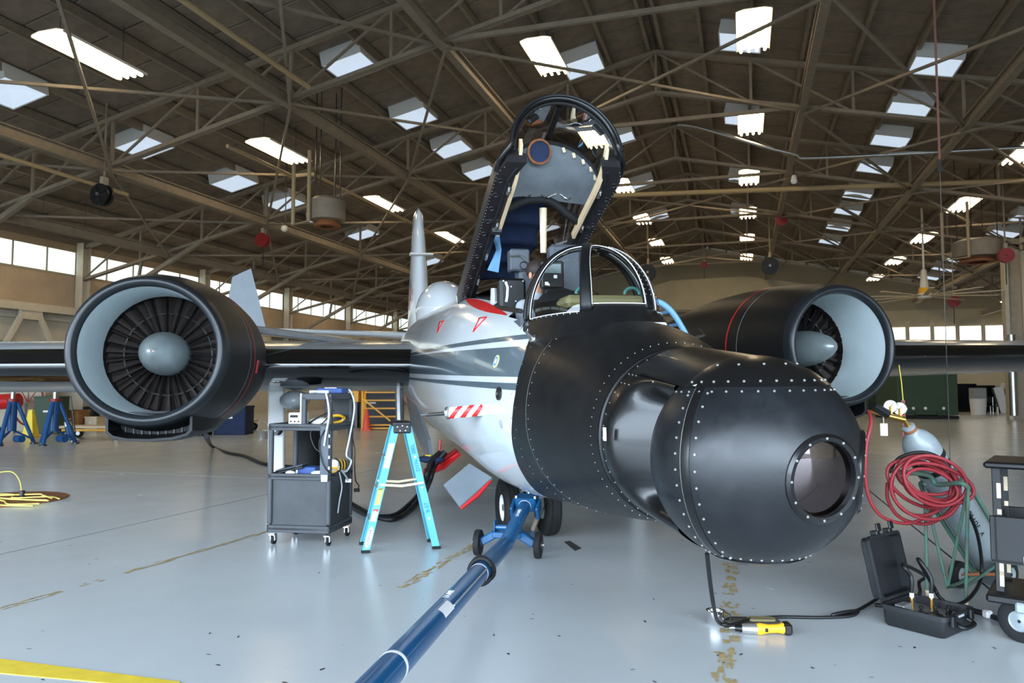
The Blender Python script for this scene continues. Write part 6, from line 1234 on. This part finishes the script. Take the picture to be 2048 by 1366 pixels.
for x in (-.2, .2):
    for y in (-.2, .2): MB().cyl((x, y, 0), (x, y, .45 if y < 0 else .95), .02, n=6).build('leg', 'steel', t)
b = gp(2003, 826); t = thing('sheet_panel', 'white sheet panel leaning beside the chair', 'panel', tuple(b), YAW); MB().bar((.25, 0, 0.0), (-.1, .1, 1.5), .06, .5, (1, 0, 0)).build('sheet', 'label_white', t); MB().bar((.2, .12, 0.0), (-.15, .2, 1.5), .04, .5, (1, 0, 0)).build('edge', 'green_box', t)
b = gp(2064, 826); t = thing('yellow_tug', 'yellow and white ground equipment on black wheels under the right wing', 'ground equipment', tuple(b), YAW); MB().box((0, .5, 1.55), (2.2, 1.0, .35), .05).build('frame', 'white_paint', t); MB().box((-.6, .4, 1.15), (.8, .6, .5), .04).build('engine_cover', 'stair_yellow', t)
for x in (-.5, .7): w_ = MB().lathe((x, .2, .45), (0, 1, 0), [(.2, -.12), (.42, -.14), (.45, 0), (.42, .14), (.2, .12)], 22).build('wheel', 'black_rubber', t, 40); MB().cyl((x, .06, .45), (x, .34, .45), .2, n=14).build('hub', 'dark_steel', w_)
for x in (-.9, .9): MB().box((x, .5, .75), (.1, .8, 1.5)).build('leg', 'dark_steel', t)
# ------------------------------------------------------------------ technician in the cockpit
hd_ = acw(acp(1072, 541, 1, -.72)); pr = thing('person', 'dark haired person in a grey shirt leaning inside the cockpit', 'person', (hd_.x, hd_.y, hd_.z - .95), R(29.96) + .5)
V = []; E_ = []; RD = []
def jt(p, r_, par=None):
    V.append(p); RD.append(r_); i = len(V) - 1
    if par is not None: E_.append((par, i))
    return i
pel = jt((0, .1, .1), .13); sp1 = jt((0, .08, .30), .12, pel); ch = jt((0, .03, .52), .14, sp1); nk0 = jt((0, -.01, .70), .075, ch); nk = jt((0, -.02, .77), .052, nk0); jw = jt((0, -.045, .84), .062, nk); hdm = jt((0, -.03, .92), .082, jw); hdt = jt((0, -.02, 1.0), .066, hdm)
for sg in (-1, 1):
    s0 = jt((sg * .17, .02, .64), .06, ch); el = jt((sg * .22, -.05, .38), .042, s0); wr_ = jt((sg * .14, -.24, .28), .028, el); pmn = jt((sg * .12, -.31, .28), .026, wr_)
    for f in range(4): f1_ = jt((sg * (.145 - .018 * f), -.36, .285 - .004 * f), .009, pmn); f2_ = jt((sg * (.145 - .018 * f), -.385 + .004 * abs(f - 1.5), .265), .008, f1_)
    th1 = jt((sg * .085, -.31, .285), .010, wr_); jt((sg * .075, -.345, .28), .008, th1)
    k0_ = jt((sg * .09, .02, .06), .085, pel); kn = jt((sg * .1, -.25, .02), .065, k0_)
me = bpy.data.meshes.new('body'); me.from_pydata(V, E_, []); bo = bpy.data.objects.new('body', me); COL.objects.link(bo); sk = bo.modifiers.new('skin', 'SKIN'); sub = bo.modifiers.new('sub', 'SUBSURF'); sub.levels = 2; sub.render_levels = 2
for i, v in enumerate(me.skin_vertices[0].data): v.radius = (RD[i], RD[i]); v.use_root = (i == 0)
dg = bpy.context.evaluated_depsgraph_get(); bm2 = bpy.data.meshes.new_from_object(bo.evaluated_get(dg)); bpy.data.objects.remove(bo); bm2.materials.clear(); bm2.materials.append(MATS['skin']); bm2.materials.append(MATS['shirt'])
for p in bm2.polygons: c = p.center; p.material_index = 0 if (c.z > .745 or c.y < -.2) else 1; p.use_smooth = True
body = bpy.data.objects.new('body', bm2); COL.objects.link(body); body.parent = pr
MB().sphere((0, -.005, .955), .098, 20, 12, (.92, 1.06, .98)).build('hair', 'hair', pr, 60)
MB().sphere((0, -.128, .875), .017, 10, 6, (.8, 1.2, 1)).build('nose', 'skin', pr, 60)
for sg in (-1, 1): MB().sphere((sg * .088, -.02, .895), .026, 10, 6, (.4, .8, 1.2)).build('ear', 'skin', pr, 60); MB().sphere((sg * .034, -.105, .915), .011, 8, 6).build('eye', 'ink', pr, 60)
MB().box((0, -.112, .838), (.045, .012, .008), .002).build('mouth', 'red_dark', pr)
